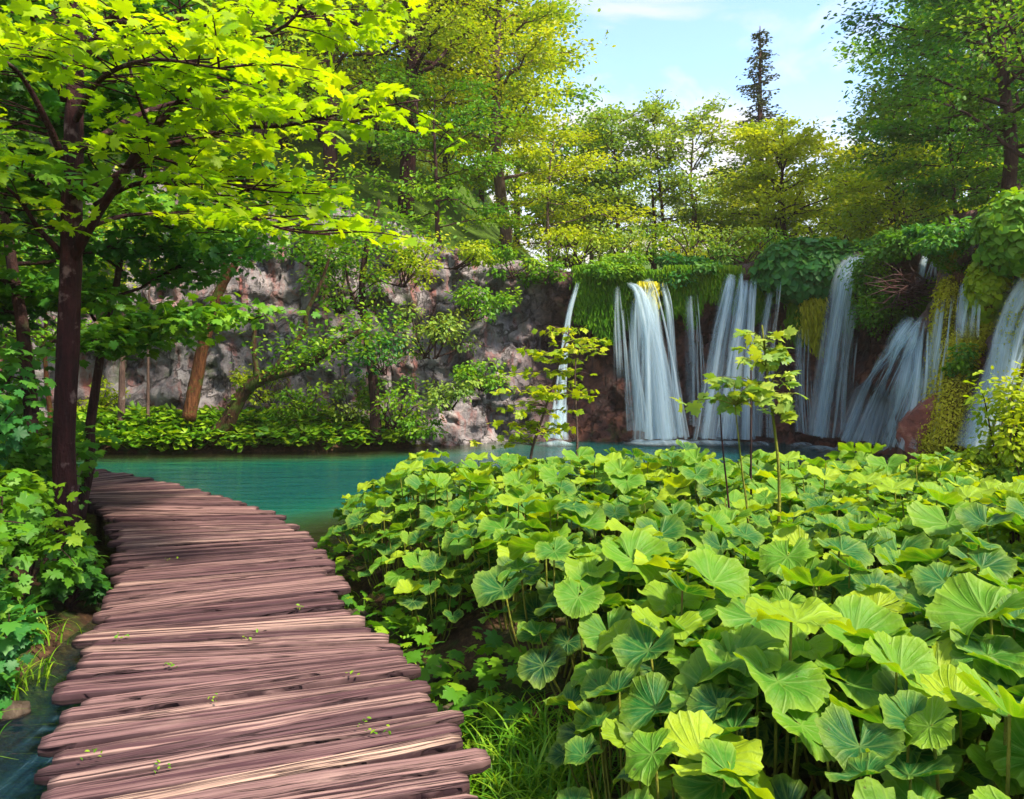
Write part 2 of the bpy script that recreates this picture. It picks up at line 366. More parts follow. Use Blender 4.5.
def m_fall(name, tint, a_lo, a_hi):
    t = NT(name); u = t.attr('fu'); v = t.attr('fv'); w = t.attr('fw'); ph = t.attr('rnd')   # fu across 0..1, fv metres along, fw metres across
    wob = t.noise(t.comb(w, t.math('MULTIPLY', v, .35), ph), 1.2, 2)
    n = t.noise(t.comb(t.math('MULTIPLY', t.math('ADD', w, t.math('MULTIPLY', wob, .12)), 11), t.math('MULTIPLY', v, .42), ph), 1.0, 6, .6, .15)
    n2 = t.noise(t.comb(t.math('MULTIPLY', w, 4), t.math('MULTIPLY', v, .3), ph), 1.0, 3, .5)
    e = t.math('MULTIPLY', t.math('MULTIPLY', u, t.math('SUBTRACT', 1.0, u)), 4.0)
    edge = t.ramp(e, [(0, 0.0), (.95, 1.0)], 'EASE')
    s = t.math('ADD', t.math('MULTIPLY', n, .65), t.math('MULTIPLY', n2, .35))
    s = t.math('MULTIPLY', t.ramp(s, [(a_lo, 0.0), (a_hi, 1.0)]), edge)
    s = t.math('MULTIPLY', s, t.attr('fa'))
    col = t.mix(n, (tint[0] * .6, tint[1] * .8, tint[2] * .9), (.93, .95, .97))
    df = t.n('ShaderNodeBsdfDiffuse'); t.l(col, df.inputs[0]); tl = t.n('ShaderNodeBsdfTranslucent'); t.l(col, tl.inputs[0])
    m1 = t.n('ShaderNodeMixShader'); m1.inputs[0].default_value = .5; t.l(df.outputs[0], m1.inputs[1]); t.l(tl.outputs[0], m1.inputs[2])
    tr = t.n('ShaderNodeBsdfTransparent'); m2 = t.n('ShaderNodeMixShader'); t.l(s, m2.inputs[0]); t.l(tr.outputs[0], m2.inputs[1]); t.l(m1.outputs[0], m2.inputs[2])
    return t.done(m2.outputs[0])
M['fall'] = m_fall('falling_water', (.55, .80, .92), .36, .61)
M['fall_teal'] = m_fall('thin_falling_water', (.25, .55, .65), .42, .68)
# ------------------------------------------------------------------ terrain
CLIFF = np.array([(-34, 17.0), (-14, 17.8), (-9, 18.3), (-5, 18.2), (-1.5, 18.5), (1.2, 18.8), (4.6, 19.0), (6.7, 18.3), (7.9, 16.9),
                  (8.15, 14.7), (7.7, 12.4), (7.65, 10.8), (8.3, 9.0), (10.5, 7.6), (16, 6.4), (34, 5)], float)
BED = np.array([(.25, -4), (.2, 2.4), (.0, 3.3), (-.35, 4.4), (-.85, 5.4), (-1.4, 6.5), (-1.9, 7.6), (-1.7, 8.7), (-.9, 9.4), (1, 9.6), (4, 9.5), (6.3, 8.9),
                (7.6, 7.6), (12, 6.6), (34, 3.5), (34, -4)], float)
BANK_L = np.array([(-2.4, -4), (-2.35, 2.2), (-2.75, 3.4), (-3.0, 4.4), (-3.25, 6), (-4.3, 7.7), (-5.6, 9.2), (-7.5, 10.6), (-9, 11.3), (-34, 13), (-34, -4)], float)
BANK_F = np.array([(-34, 15.2), (-9, 16.2), (-6, 16.4), (-3.6, 16.7), (-2.2, 17.5), (-1, 18.6), (-1, 30), (-34, 30)], float)
BACK = np.vstack([CLIFF, [(600, 5), (600, 900), (-600, 900), (-600, 17)]])
def sdf(P, poly):
    """distance to the polygon outline, negative inside"""
    a = poly; b = np.roll(poly, -1, 0); d = np.full(len(P), 1e9); ins = np.zeros(len(P), bool)
    for (p, q) in zip(a, b):
        e = q - p; w = P - p; t = np.clip((w @ e) / (e @ e), 0, 1)
        d = np.minimum(d, np.hypot(*(w - t[:, None] * e).T))
        c = (p[1] > P[:, 1]) != (q[1] > P[:, 1])
        xx = (q[0] - p[0]) * (P[:, 1] - p[1]) / (q[1] - p[1] + 1e-12) + p[0]
        ins ^= c & (P[:, 0] < xx)
    return np.where(ins, -d, d)
def sst(a, b, x): t = np.clip((x - a) / (b - a), 0, 1); return t * t * (3 - 2 * t)
TOPX = np.array([-34, -12, -6, -3, -1.5, 1.2, 4.6, 7, 8.0, 40]); TOPZ = np.array([7.5, 6.6, 6.0, 5.0, 4.5, 3.8, 3.85, 4.15, 4.1, 4.2])
WZ = -.35
def ground_z(x, y):
    P = np.column_stack([x, y]); land = np.minimum(np.minimum(sdf(P, BED), sdf(P, BANK_L)), sdf(P, BANK_F)); back = sdf(P, BACK)
    z = np.interp(-land, [-2.5, -.6, 0, .5, 3, 10], [-1.5, -.75, -.38, -.12, .02, .4])
    z += .05 * fbm(np.column_stack([x * 1.3, y * 1.3, 0 * x]), 4, 3)
    z = np.where(P[:, 0] < -4, z + .12 * np.clip(-land, 0, 8), z)
    top = np.interp(x, TOPX, TOPZ)
    sl = np.interp(x, [-20, -3, 0, 3, 7, 9, 30], [.42, .38, .2, .09, .09, .12, .2])
    hi = top - .1 + np.minimum(sl * np.clip(-back - .8, 0, 400), 7 + 0 * x) + .25 * fbm(np.column_stack([x * .5, y * .5, 0 * x]), 4, 9)
    k = sst(.5, 1.2, -back); return z * (1 - k) + hi * k
def axis(lo, hi, step, far):
    a = np.arange(lo, hi, step); e = [step * 1.25 ** k for k in range(1, 60)]; e = np.cumsum(e); e = e[e < far]
    return np.concatenate([lo - e[::-1], a, a[-1] + e])
gx, gy = axis(-17, 15, .2, 500), axis(-3, 26, .2, 500)
X_, Y_ = np.meshgrid(gx, gy); Zg = ground_z(X_.ravel(), Y_.ravel())
g = G(); g.add(np.column_stack([X_.ravel(), Y_.ravel(), Zg]), grid_faces(len(gy), len(gx)))
tag(g.build('ground', M['ground'], smooth=True), kind='structure')
# pool and stream
gx, gy = np.arange(-34, 12, .3), np.arange(-4, 20.2, .3); X_, Y_ = np.meshgrid(gx, gy); P = np.column_stack([X_.ravel(), Y_.ravel()])
land = np.minimum(np.minimum(sdf(P, BED), sdf(P, BANK_L)), sdf(P, BANK_F))
stream = sst(7.5, 5.0, P[:, 1])
dep = np.maximum(np.clip(sst(0.0, 3.2, land), 0, 1), stream * sst(.05, .5, land) * .62)
g = G(); g.add(np.column_stack([P, np.full(len(P), WZ)]), grid_faces(len(gy), len(gx)), depth=dep, flow=stream * (P[:, 0] < -1.2))
tag(g.build('water', M['water'], smooth=True), kind='structure')

# ------------------------------------------------------------------ cliff
CX = spline(CLIFF, 4000); seg = np.r_[0, np.cumsum(np.hypot(*np.diff(CX, axis=0).T))]
keep = (CX[:, 0] > -22) & (CX[:, 0] < 20)
s0, s1 = seg[keep][0], seg[keep][-1]
S = np.arange(s0, s1, .07); cx = np.interp(S, seg, CX[:, 0]); cy = np.interp(S, seg, CX[:, 1])
tx, ty = np.gradient(cx, S), np.gradient(cy, S); ln = np.hypot(tx, ty); nx, ny = ty / ln, -tx / ln
nx = np.convolve(np.pad(nx, 15, 'edge'), np.ones(31) / 31, 'valid'); ny = np.convolve(np.pad(ny, 15, 'edge'), np.ones(31) / 31, 'valid')
kR = sst(14.6, 13.0, cy) * (cx > 5)                    # the sloping mossy right wall
kF = sst(-.5, 1.5, cx) * (1 - kR)                       # the overhanging wall of the falls
kL = 1 - kF - kR
NV = 84; v = np.linspace(0, 1, NV)[:, None]
topz = np.interp(cx, TOPX, TOPZ)[None]; z = -1.3 + (topz + 1.3) * v
offF = np.interp(v[:, 0], [0, .22, .35, .7, .84, .93, 1], [.35, .25, -.15, -.35, .25, .42, .15])[:, None]
offL = np.interp(v[:, 0], [0, .25, .3, .55, .6, 1], [.35, .2, .05, .0, -.1, -.25])[:, None]
offR = np.interp(v[:, 0], [0, .22, .5, .8, 1], [1.7, 1.3, .85, .35, .05])[:, None]
off = offF * kF + offL * kL + offR * kR
base = np.stack([cx + 0 * v, cy + 0 * v, z], -1)
amp = .55 + .45 * kL
ter = lambda q, k: (np.floor(q * k) + sst(.0, .35, q * k - np.floor(q * k))) / k
warp = base + .35 * np.stack([fbm(base * 2.2, 3, 61), fbm(base * 2.2, 3, 62), fbm(base * 2.2, 3, 63)], -1)
d = (.6 * fbm(base * [.5, .5, .42], 3, 21) + .75 * ter(fbm(warp * [1.1, 1.1, .45], 3, 22), 7) + .30 * ter(fbm(warp * [2.8, 2.8, 1.1], 3, 24), 6) + .12 * fbm(base * 4.2, 4, 23)) * amp
led = fbm(base * [.6, .6, 2.4], 3, 29); d = d + .14 * kL * np.sign(led) * np.abs(led) ** .5
off = off + d
W = np.stack([cx + nx * off, cy + ny * off, z + .12 * fbm(base * 2.0, 3, 25)], -1)
ncap = 14; cap = []
for i in range(1, ncap + 1):
    b_ = i * .2; w = W[-1].copy(); w[:, 0] -= nx * b_; w[:, 1] -= ny * b_; w[:, 2] = w[:, 2] * (1 - i / ncap) + (ground_z(w[:, 0], w[:, 1]) - .25) * (i / ncap) + .12 * math.sin(math.pi * i / ncap)
    cap.append(w)
W = np.concatenate([W, np.array(cap)]); zone = np.broadcast_to((kF + kR)[None], W.shape[:2])
g = G(); g.add(W, grid_faces(len(W), len(S)), zone=zone.ravel())
tag(g.build('cliff', M['rock'], smooth=True), kind='structure')
WG = W.copy()
def wall(px, py):
    """the point of the cliff surface seen at a pixel (nearest in view)"""
    Q = WG[:NV]; qx = 512 + F * Q[..., 0] / Q[..., 1]; qy = HZ + F * (CH - Q[..., 2]) / Q[..., 1]
    e = (qx - px) ** 2 + (qy - py) ** 2 + .02 * Q[..., 1]; i = np.unravel_index(np.argmin(e), e.shape)
    return Q[i], np.array([nx[i[1]], ny[i[1]], 0.])
def wallY(px): 
    q = CX[CX[:, 1] < 40]; i = np.argmin(abs(512 + F * q[:, 0] / q[:, 1] - px)); return q[i, 1]

ZB = np.full((210, 320), 1e9)                            # depth of the cliff in view directions, cells of 4 px
_Q = np.concatenate([W[:-6].reshape(-1, 3)]); _ix = ((512 + F * _Q[:, 0] / np.maximum(_Q[:, 1], .1)) / 4).astype(int); _iy = ((HZ + F * (CH - _Q[:, 2]) / np.maximum(_Q[:, 1], .1)) / 4).astype(int)
_ok = (_ix >= 0) & (_ix < 320) & (_iy >= 0) & (_iy < 210); np.minimum.at(ZB, (_iy[_ok], _ix[_ok]), _Q[_ok, 1])
def hit(px, py, d=.12, r=1):
    i, j = int(np.clip(py / 4, 0, 209)), int(np.clip(px / 4, 0, 319))
    for rr in (r, 3, 6, 12):
        q = ZB[max(0, i - rr):i + rr + 1, max(0, j - rr):j + rr + 1]; q = q[q < 1e8]
        if len(q): return float(np.min(q) if px > 880 else np.median(q)) - d
    return wallY(px) - d
# ------------------------------------------------------------------ waterfalls
def fall(label, strands, mat='fall', layers=3, seed=0):
    """strands: ([(px, py, metres in front of the cliff line)], width at top, width at foot in pixels)"""
    g = G(); R = np.random.RandomState(seed + 50)
    for pts, w0, w1 in strands:
        base = np.array([at(px, py, hit(px, py, .22) if pts[0][0] > 899 else wallY(px) - o) for px, py, o in pts])
        for L in range(layers + 7):
            n, m = 46, 11; c = spline(base, n); t = np.linspace(0, 1, n); Yd = c[:, 1].mean(); wd = (w0 + (w1 - w0) * t ** 1.3) * .84 * Yd / F; wisp = L >= layers
            c = c + np.array([0, -.05 * L, 0])
            if wisp:
                k_ = R.uniform(-.52, .52); c[:, 0] += wd * k_ * (.8 + .3 * t); c[:, 0] += .03 * np.sin(t * R.uniform(2, 5) + R.uniform(0, 6)); f0 = R.choice([0, 0, R.uniform(.1, .4)]); c = c[int(f0 * n):]; wd = wd * R.uniform(.12, .34); wd = wd[int(f0 * n):]; t = t[int(f0 * n):]; n = len(c)
            else: wd = wd * (1.0, .7, .5, .85)[L % 4]; c[:, 0] += wd * R.normal(0, .07)
            T = nrm(np.gradient(c, axis=0)); side = nrm(np.cross(T, np.array([0, -1., .0]) + 0 * T)); nn = nrm(np.cross(side, T))
            a = np.linspace(-1, 1, m)
            V = c[:, None] + side[:, None] * (a[None, :, None] * wd[:, None, None] * .5) + nn[:, None] * ((np.cos(a * 1.45)[None, :] - 1)[..., None] * wd[:, None, None] * .22)
            vlen = np.r_[0, np.cumsum(np.linalg.norm(np.diff(c, axis=0), axis=1))]
            fa = np.minimum(1, .2 + (t - t[0]) * 6) * (.95 if wisp else (.75, 1.0, 1.0, .7)[L % 4]) * (1 - .35 * t) * (1 if pts[-1][1] > 424 else np.clip((1 - t) * 4, 0, 1))
            g.add(V, grid_faces(n, m), fu=np.tile((a + 1) / 2, n), fv=np.repeat(vlen, m), fw=(a[None] * wd[:, None] * .5).ravel(),
                  fa=np.repeat(fa, m), rnd=R.uniform(0, 50))
        if pts[-1][1] > 424 and pts[0][0] < 900:                 # foam where the water lands
            c0 = base[-1]; wf = w1 * c0[1] / F; th = np.linspace(0, 2 * math.pi, 25); rr_ = np.linspace(0, 1, 6)
            V = np.stack([c0[0] + wf * .8 * rr_[:, None] * np.cos(th), c0[1] - .1 + .45 * rr_[:, None] * np.sin(th), WZ + .02 + .10 * (1 - rr_[:, None] ** 2) + 0 * th], -1)
            g.add(V, grid_faces(6, 25), fu=np.repeat(.5 + .5 * rr_, 25), fv=0, fw=V[..., 0].ravel() * .3, fa=np.repeat(1.2 - .5 * rr_, 25), rnd=R.uniform(0, 50))
    o = g.build('waterfall', M[mat], smooth=True); return tag(o, label, 'waterfall', 'waterfalls over the cliff')
fall('narrow waterfall at the left end of the falls with a short white foot', [([(577, 284, .75), (568, 320, .8), (562, 380, .8), (558, 436, .9)], 7, 18), ([(560, 404, .9), (558, 420, 1.0), (556, 438, 1.1)], 18, 26)], seed=1)
fall('broad white waterfall from two lips that join over the brown wall', [([(628, 284, .75), (640, 296, .95), (652, 350, 1.0), (662, 438, 1.1)], 8, 56),
     ([(645, 280, .7), (650, 300, .9), (656, 350, 1.05), (664, 438, 1.2)], 14, 40), ([(634, 300, .8), (633, 360, .85), (640, 430, .9)], 7, 16)], layers=4, seed=2)
fall('thin streak of water just right of the broad double waterfall', [([(661, 284, .7), (667, 310, .9), (672, 370, .9), (680, 436, 1.)], 5, 16)], seed=3)
fall('faint thread of water left of the broad double waterfall', [([(616, 288, .8), (618, 330, .85), (620, 380, .85)], 7, 12), ([(622, 310, .8), (626, 370, .85), (630, 430, .85)], 4, 12)], 'fall_teal', 3, 4)
fall('teal veil of thin water between the two white waterfalls', [([(690, 296, .7), (692, 350, .75), (694, 425, .8)], 10, 20)], 'fall_teal', 3, 5)
fall('tall white waterfall of two merging strands left of the hanging ivy', [([(732, 275, .7), (728, 300, .85), (718, 360, .95), (708, 438, 1.1)], 16, 34),
     ([(745, 281, .7), (742, 310, .85), (736, 370, .95), (730, 438, 1.1)], 16, 42)], layers=4, seed=6)
fall('thin stream curling off the lip beside the tall two strand waterfall', [([(772, 276, .7), (769, 300, .9), (762, 350, .95), (757, 436, 1.0)], 7, 22)], 'fall_teal', 3, 7)
fall('faint veil of water under the mossy overhang', [([(800, 330, .55), (800, 390, .6), (802, 432, .7)], 10, 20)], 'fall_teal', 2, 8)
fall('white arching waterfall left of the round bush', [([(862, 257, .45), (846, 268, .8), (838, 300, 1.0), (830, 350, 1.05), (818, 436, 1.15)], 16, 26)], layers=4, seed=9)
fall('thin faint waterfall below the round bush', [([(855, 305, .6), (849, 335, .8), (845, 372, .85), (842, 430, .9)], 14, 16)], 'fall_teal', 3, 10)
fall('wide teal cascade fanning diagonally down and left from the dry branches', [([(911, 318, .5), (893, 345, .9), (866, 385, 1.3), (846, 440, 1.7)], 14, 36),
     ([(908, 322, .5), (896, 355, .9), (880, 395, 1.3), (866, 442, 1.8)], 16, 44), ([(915, 322, .5), (908, 355, .8), (898, 400, 1.1), (888, 446, 1.6)], 14, 44), ([(918, 330, .4), (916, 370, .7), (912, 410, .9), (906, 446, 1.2)], 16, 40)], layers=3, seed=11)
fall('small waterfall spilling over the rim above the dry branches', [([(928, 250, .3), (923, 265, .5), (920, 284, .6)], 8, 15)], seed=12)
fall('teal stream sliding past the left side of the mossy pillar', [([(942, 298, .5), (936, 340, .9), (930, 384, 1.0), (926, 440, 1.2)], 9, 20)], 'fall', 3, 13)
fall('short teal fall between the two mossy pillars', [([(964, 284, .35), (962, 305, .6), (960, 340, .75)], 13, 18)], 'fall', 4, 14)
fall('small slanting cascade under the leaves at the top of the right wall', [([(986, 222, .2), (981, 240, .4), (974, 258, .6)], 16, 12)], 'fall_teal', 3, 15)
fall('long white cascade running down the golden moss of the right wall', [([(1026, 280, .5), (1012, 305, .9), (1001, 335, 1.2), (994, 372, 1.6), (980, 405, 2.0), (966, 448, 2.3)], 26, 34),
     ([(1012, 300, .75), (1000, 340, 1.3), (990, 375, 1.7), (972, 445, 2.3)], 10, 18)], layers=6, seed=16)
# ------------------------------------------------------------------ boardwalk
def gp(px, py, z=0.0): Y = (CH - z) * F / (py - HZ); return np.array([(px - 512) / F * Y, Y])
PR = [(1.05, -1.6), (.75, -.2), (.45, 1.2), gp(490, 800), gp(470, 725), gp(405, 660), gp(383, 636), gp(345, 592), gp(330, 565), gp(305, 535), gp(275, 515), gp(235, 501),
      gp(195, 489), gp(150, 478), gp(100, 469), gp(60, 464), gp(0, 459), (-11.5, 13.2)]
PL = [(-.65, -2.1), (-.9, -.8), (-1.2, .65), gp(20, 870), gp(50, 799), gp(66, 703), gp(78, 648), gp(103, 619), gp(112, 585), gp(118, 545), gp(108, 514), gp(90, 500),
      gp(50, 494), (-6.3, 9.5), (-7.3, 10.2), (-7.9, 10.6), (-8.9, 11.1), (-11.8, 11.6)]
nn_ = 4000; cR, cL = spline(PR, nn_), spline(PL, nn_); cM = (cR + cL) / 2
sm = np.r_[0, np.cumsum(np.hypot(*np.diff(cM, axis=0).T))]
R = np.random.RandomState(11)
g = G(); s = 0.0; k = 0; NU, NA = 40, 32
special = {}
while s < sm[-1] - .2:
    w = R.choice([.085, .10, .115, .13, .15]) * R.uniform(.92, 1.08); sc_ = s + w / 2
    pr = np.array([np.interp(sc_, sm, cR[:, 0]), np.interp(sc_, sm, cR[:, 1])]); pl = np.array([np.interp(sc_, sm, cL[:, 0]), np.interp(sc_, sm, cL[:, 1])])
    ax = pr - pl; Ln = np.hypot(*ax); ax /= Ln; pr = pr + ax * R.uniform(-.07, .07); pl = pl - ax * R.uniform(-.07, .08); Ln = np.hypot(*(pr - pl))
    fw = np.array([-ax[1], ax[0]]); u = np.linspace(0, 1, NU); an = np.linspace(0, 2 * np.pi, NA, endpoint=False)
    hw, hh = w / 2 - .002, .030 * R.uniform(.85, 1.2)
    se = lambda c, p: np.sign(c) * np.abs(c) ** p
    ca, sa = se(np.cos(an), .5), se(np.sin(an), .30)
    U, A = np.meshgrid(u * Ln, np.arange(NA), indexing='ij')
    seed = R.uniform(0, 100); wv = .004 * vnoise(np.stack([U * 2.2, 0 * U, 0 * U + seed], -1)) + .004 * vnoise(np.stack([U * 7, 0 * U, 0 * U + seed], -1))
    wid = 1 + .08 * vnoise(np.stack([U * 1.7, 0 * U + 5, 0 * U + seed], -1))
    crk = -.006 * np.clip(vnoise(np.stack([U * 1.2, ca[A] * 5 + 9, 0 * U + seed], -1)), -.2, 1) * (sa[A] > .1)
    tp = np.minimum(1, np.minimum(U, Ln - U) / .03 + .72)
    yy = ca[A] * hw * wid * tp + wv; zz = sa[A] * hh * tp + crk + .008 * vnoise(np.stack([U * 1.5, ca[A] * 1.2, 0 * U + seed + 7], -1)) + R.normal(0, .0055) + (U / Ln - .5) * R.normal(0, .010)
    zz = zz - .03 - .006 * np.clip(vnoise(np.stack([U * .9, ca[A] * hw * 85, 0 * U + seed + 3], -1)), -.1, 1) * (sa[A] > .5)
    V = np.stack([pl[0] + ax[0] * U + fw[0] * yy, pl[1] + ax[1] * U + fw[1] * yy, zz], -1)
    tone = np.clip(R.beta(1.5, 1.6) * .95, 0, .92)
    if abs(sm[-1]) and 0 < pr[1] - 3.25 < .12 and 'pale' not in special: special['pale'] = 1; tone = 1.0
    lv = (ca[A] * hw * 1.0 + seed * 0 + .5 * (sa[A] < -.2))
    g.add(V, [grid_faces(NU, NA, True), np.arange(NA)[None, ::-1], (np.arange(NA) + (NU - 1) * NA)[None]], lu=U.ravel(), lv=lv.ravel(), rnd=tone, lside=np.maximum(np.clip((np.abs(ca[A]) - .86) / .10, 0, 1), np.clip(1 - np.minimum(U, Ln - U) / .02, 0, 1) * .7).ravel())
    s += w + .006; k += 1
bw = thing('boardwalk', (-1.0, 3.0, -.06), 'weathered pinkish brown wooden boardwalk of rough half logs curving left over the water', 'boardwalk')
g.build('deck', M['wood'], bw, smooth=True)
for f in (.16, .84):
    q = cL + (cR - cL) * f; q = q[::60]; q3 = np.column_stack([q, np.full(len(q), -.15)])
    g = G(); tube(g, q3, .075, 8, .1); g.build('support_beam', M['bark_dark'], bw, smooth=True)
for sp in np.arange(1.2, sm[-1], 1.9):
    for f in (.16, .84):
        q = [np.interp(sp, sm, (cL + (cR - cL) * f)[:, i]) for i in (0, 1)]
        g = G(); tube(g, [(q[0], q[1], -1.3), (q[0], q[1] + .02, -.7), (q[0], q[1], -.17)], .06, 8, .1); g.build('support_post', M['bark_dark'], bw, smooth=True)

# ------------------------------------------------------------------ butterbur
def butterbur_leaf(R, size, g, root, tip, out, tilt, rnd):
    """one kidney shaped leaf on its stalk; root, tip: stalk ends; out: horizontal direction the leaf tips towards"""
    NR, NA = 9, 64
    gap = R.uniform(.10, .22); a = np.linspace(-math.pi + gap, math.pi - gap, NA); r = np.linspace(0, 1, NR) ** .8
    Rr, A = np.meshgrid(r, a, indexing='ij'); ph = R.uniform(0, 6.28, 4)
    rim = 1 - .18 * np.exp(-((np.abs(A) - math.pi) / .5) ** 2) + .04 * np.sin(A * 2 + ph[0]) + .03 * np.sin(A * 5 + ph[3])
    tooth = 1 - .06 * np.abs(((A * 9 / (2 * math.pi) * 1.0) % 1) - .5) * 2 * 1.0 + .022 * np.sin(A * 31 + ph[1]) + .018 * np.sin(A * 17 + ph[2])
    rad = Rr * np.where(Rr > .8, rim * (1 - (1 - tooth) * (Rr - .6) / .4), rim)
    cup = R.uniform(.15, .50); ruf = R.uniform(.07, .15); fold = R.uniform(-.05, .22)
    x = np.cos(A) * rad + .10; y = np.sin(A) * rad
    zz = cup * rad ** 1.5 - R.uniform(.3, .8) * np.clip(rad - .55, 0, 1) ** 1.3 * (.6 + .4 * np.cos(A * 2 + ph[2])) + ruf * rad ** 2 * np.sin(A * 4 + ph[0]) + .045 * rad ** 2 * np.sin(A * 9 + ph[1]) \
        + .012 * rad * np.cos(A * 9) + .075 * rad * vnoise(np.stack([x * 4.5, y * 4.5, 0 * x + ph[0] * 9], -1)) + .032 * rad * vnoise(np.stack([x * 11, y * 11, 0 * x + ph[1] * 9], -1)) + fold * np.abs(y) * rad - .22 * np.clip(x, 0, 2) ** 2
    L = np.stack([x, y, zz], -1) * size
    o = np.array([math.cos(out), math.sin(out), 0]); up = nrm(np.array([0, 0, 1.]) + o * math.tan(tilt) * 1.0 + R.normal(0, .1, 3))
    X = nrm(o - (o @ up) * up); Yv = np.cross(up, X)
    V = tip + L[..., 0, None] * X + L[..., 1, None] * Yv + L[..., 2, None] * up
    g.add(V, grid_faces(NR, NA), lr=Rr.ravel(), la=(A / (2 * math.pi) + .5).ravel(), rnd=np.clip(rnd, 0, 1))
def butterbur(R, n, size, h, spread):
    lf, st = G(), G()
    for i in range(n):
        an = i * 2.4 + R.uniform(-.5, .5); rr = spread * math.sqrt((i + .4) / n) * R.uniform(.75, 1.2)
        hh = h * (1 - .66 * (i / n) ** 1.3) * R.uniform(.82, 1.12)
        tip = np.array([rr * math.cos(an), rr * math.sin(an), hh]); root = np.array([.18 * rr * math.cos(an), .18 * rr * math.sin(an), -.1])
        sz = size * R.uniform(.62, 1.2) * (1 - .12 * i / n)
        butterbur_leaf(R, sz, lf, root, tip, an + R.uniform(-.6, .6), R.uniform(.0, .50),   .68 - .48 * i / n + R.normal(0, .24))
        mid = (root + tip) / 2 + np.array([math.cos(an), math.sin(an), 0]) * rr * .16
        tube(st, spline([root, mid, tip], 7), np.linspace(.009, .005, 7), 5)
    return lf, st
R = np.random.RandomState(5); PV = []
for i in range(14):
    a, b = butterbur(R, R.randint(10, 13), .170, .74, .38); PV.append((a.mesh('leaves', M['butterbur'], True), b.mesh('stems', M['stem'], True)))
def plant_copy(k, x, y, z, rot, scl, label, group=None, cat='butterbur'):
    t = thing('butterbur_plant', (x, y, z), label, cat, group); t.rotation_euler = (0, 0, rot); t.scale = (scl, scl, scl)
    for nm, me in zip(('leaves', 'stems'), PV[k]):
        o = bpy.data.objects.new(nm, me); COL.objects.link(o); o.parent = t
    return t
R = np.random.RandomState(23); pl_ = []
def free(x, y, dmin): return all((x - a) ** 2 + (y - b) ** 2 > dmin * dmin for a, b in pl_)
def gap_zone(x, y): # the dark gap between the near clump and the farther bed
    px, py = 512 + F * x / y, HZ + F * (CH + .1) / y
    k = min(1, max(0, ((x + .1) * 1.3 + (y - 4.5) * .9) / (1.3 ** 2 + .9 ** 2))); near_gap = math.hypot(x + .1 - 1.3 * k, y - 4.5 - .9 * k) < .36
    return near_gap or (x < .15 and 3.9 < y < 5.0) or (x < .42 and y < 3.9)
cand = []
for it in range(60000):
    y = R.uniform(1.55, 9.5); x = R.uniform(-2.1, .75 * y + .9); cand.append((x, y))
cand = np.array(cand); sd_ = sdf(cand, BED); cand = cand[sd_ < -.16]
hero = [(.70, 3.35), (.95, 2.75), (1.35, 3.4), (.55, 2.35), (1.5, 2.45), (1.0, 2.0), (1.9, 2.9), (.42, 3.8)]
for x, y in hero: pl_.append((x, y))
for x, y in cand:
    if len(pl_) >= 285: break
    dm = .255 + .013 * y
    if not gap_zone(x, y) and free(x, y, dm): pl_.append((x, y))
pl_ = pl_[:290]
hl = ['big bright butterbur at the left tip of the near clump, above the pale grass', 'low butterbur with broad pale leaves behind the grass tuft', 'tall yellow rimmed butterbur at the middle of the near clump',
      'broad leaved butterbur at the bottom edge just right of the grass tuft', 'large butterbur with upturned rims in front of the dark gap at the bottom', 'nearest butterbur, cut by the bottom edge of the photo',
      'large butterbur with cupped leaves right of the tallest near leaves', 'small pale butterbur leaning towards the boardwalk from the near clump']
R = np.random.RandomState(31)
zz = ground_z(np.array(pl_)[:, 0], np.array(pl_)[:, 1])
for i, ((x, y), z) in enumerate(zip(pl_, zz)):
    big = np.interp(y, [1.5, 2.4, 4.2, 5.2, 9.5], [.76, .88, .90, .86, .82]) * R.uniform(.86, 1.12)
    if sdf(np.array([[x, y]]), BED)[0] > -.5: big *= .82
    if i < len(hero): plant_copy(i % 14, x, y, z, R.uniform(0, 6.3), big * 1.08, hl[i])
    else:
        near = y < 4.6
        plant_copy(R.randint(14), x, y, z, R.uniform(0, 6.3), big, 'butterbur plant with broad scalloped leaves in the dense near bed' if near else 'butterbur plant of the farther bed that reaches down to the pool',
                   'butterbur plants of the near bed' if near else 'butterbur plants of the bed by the pool')
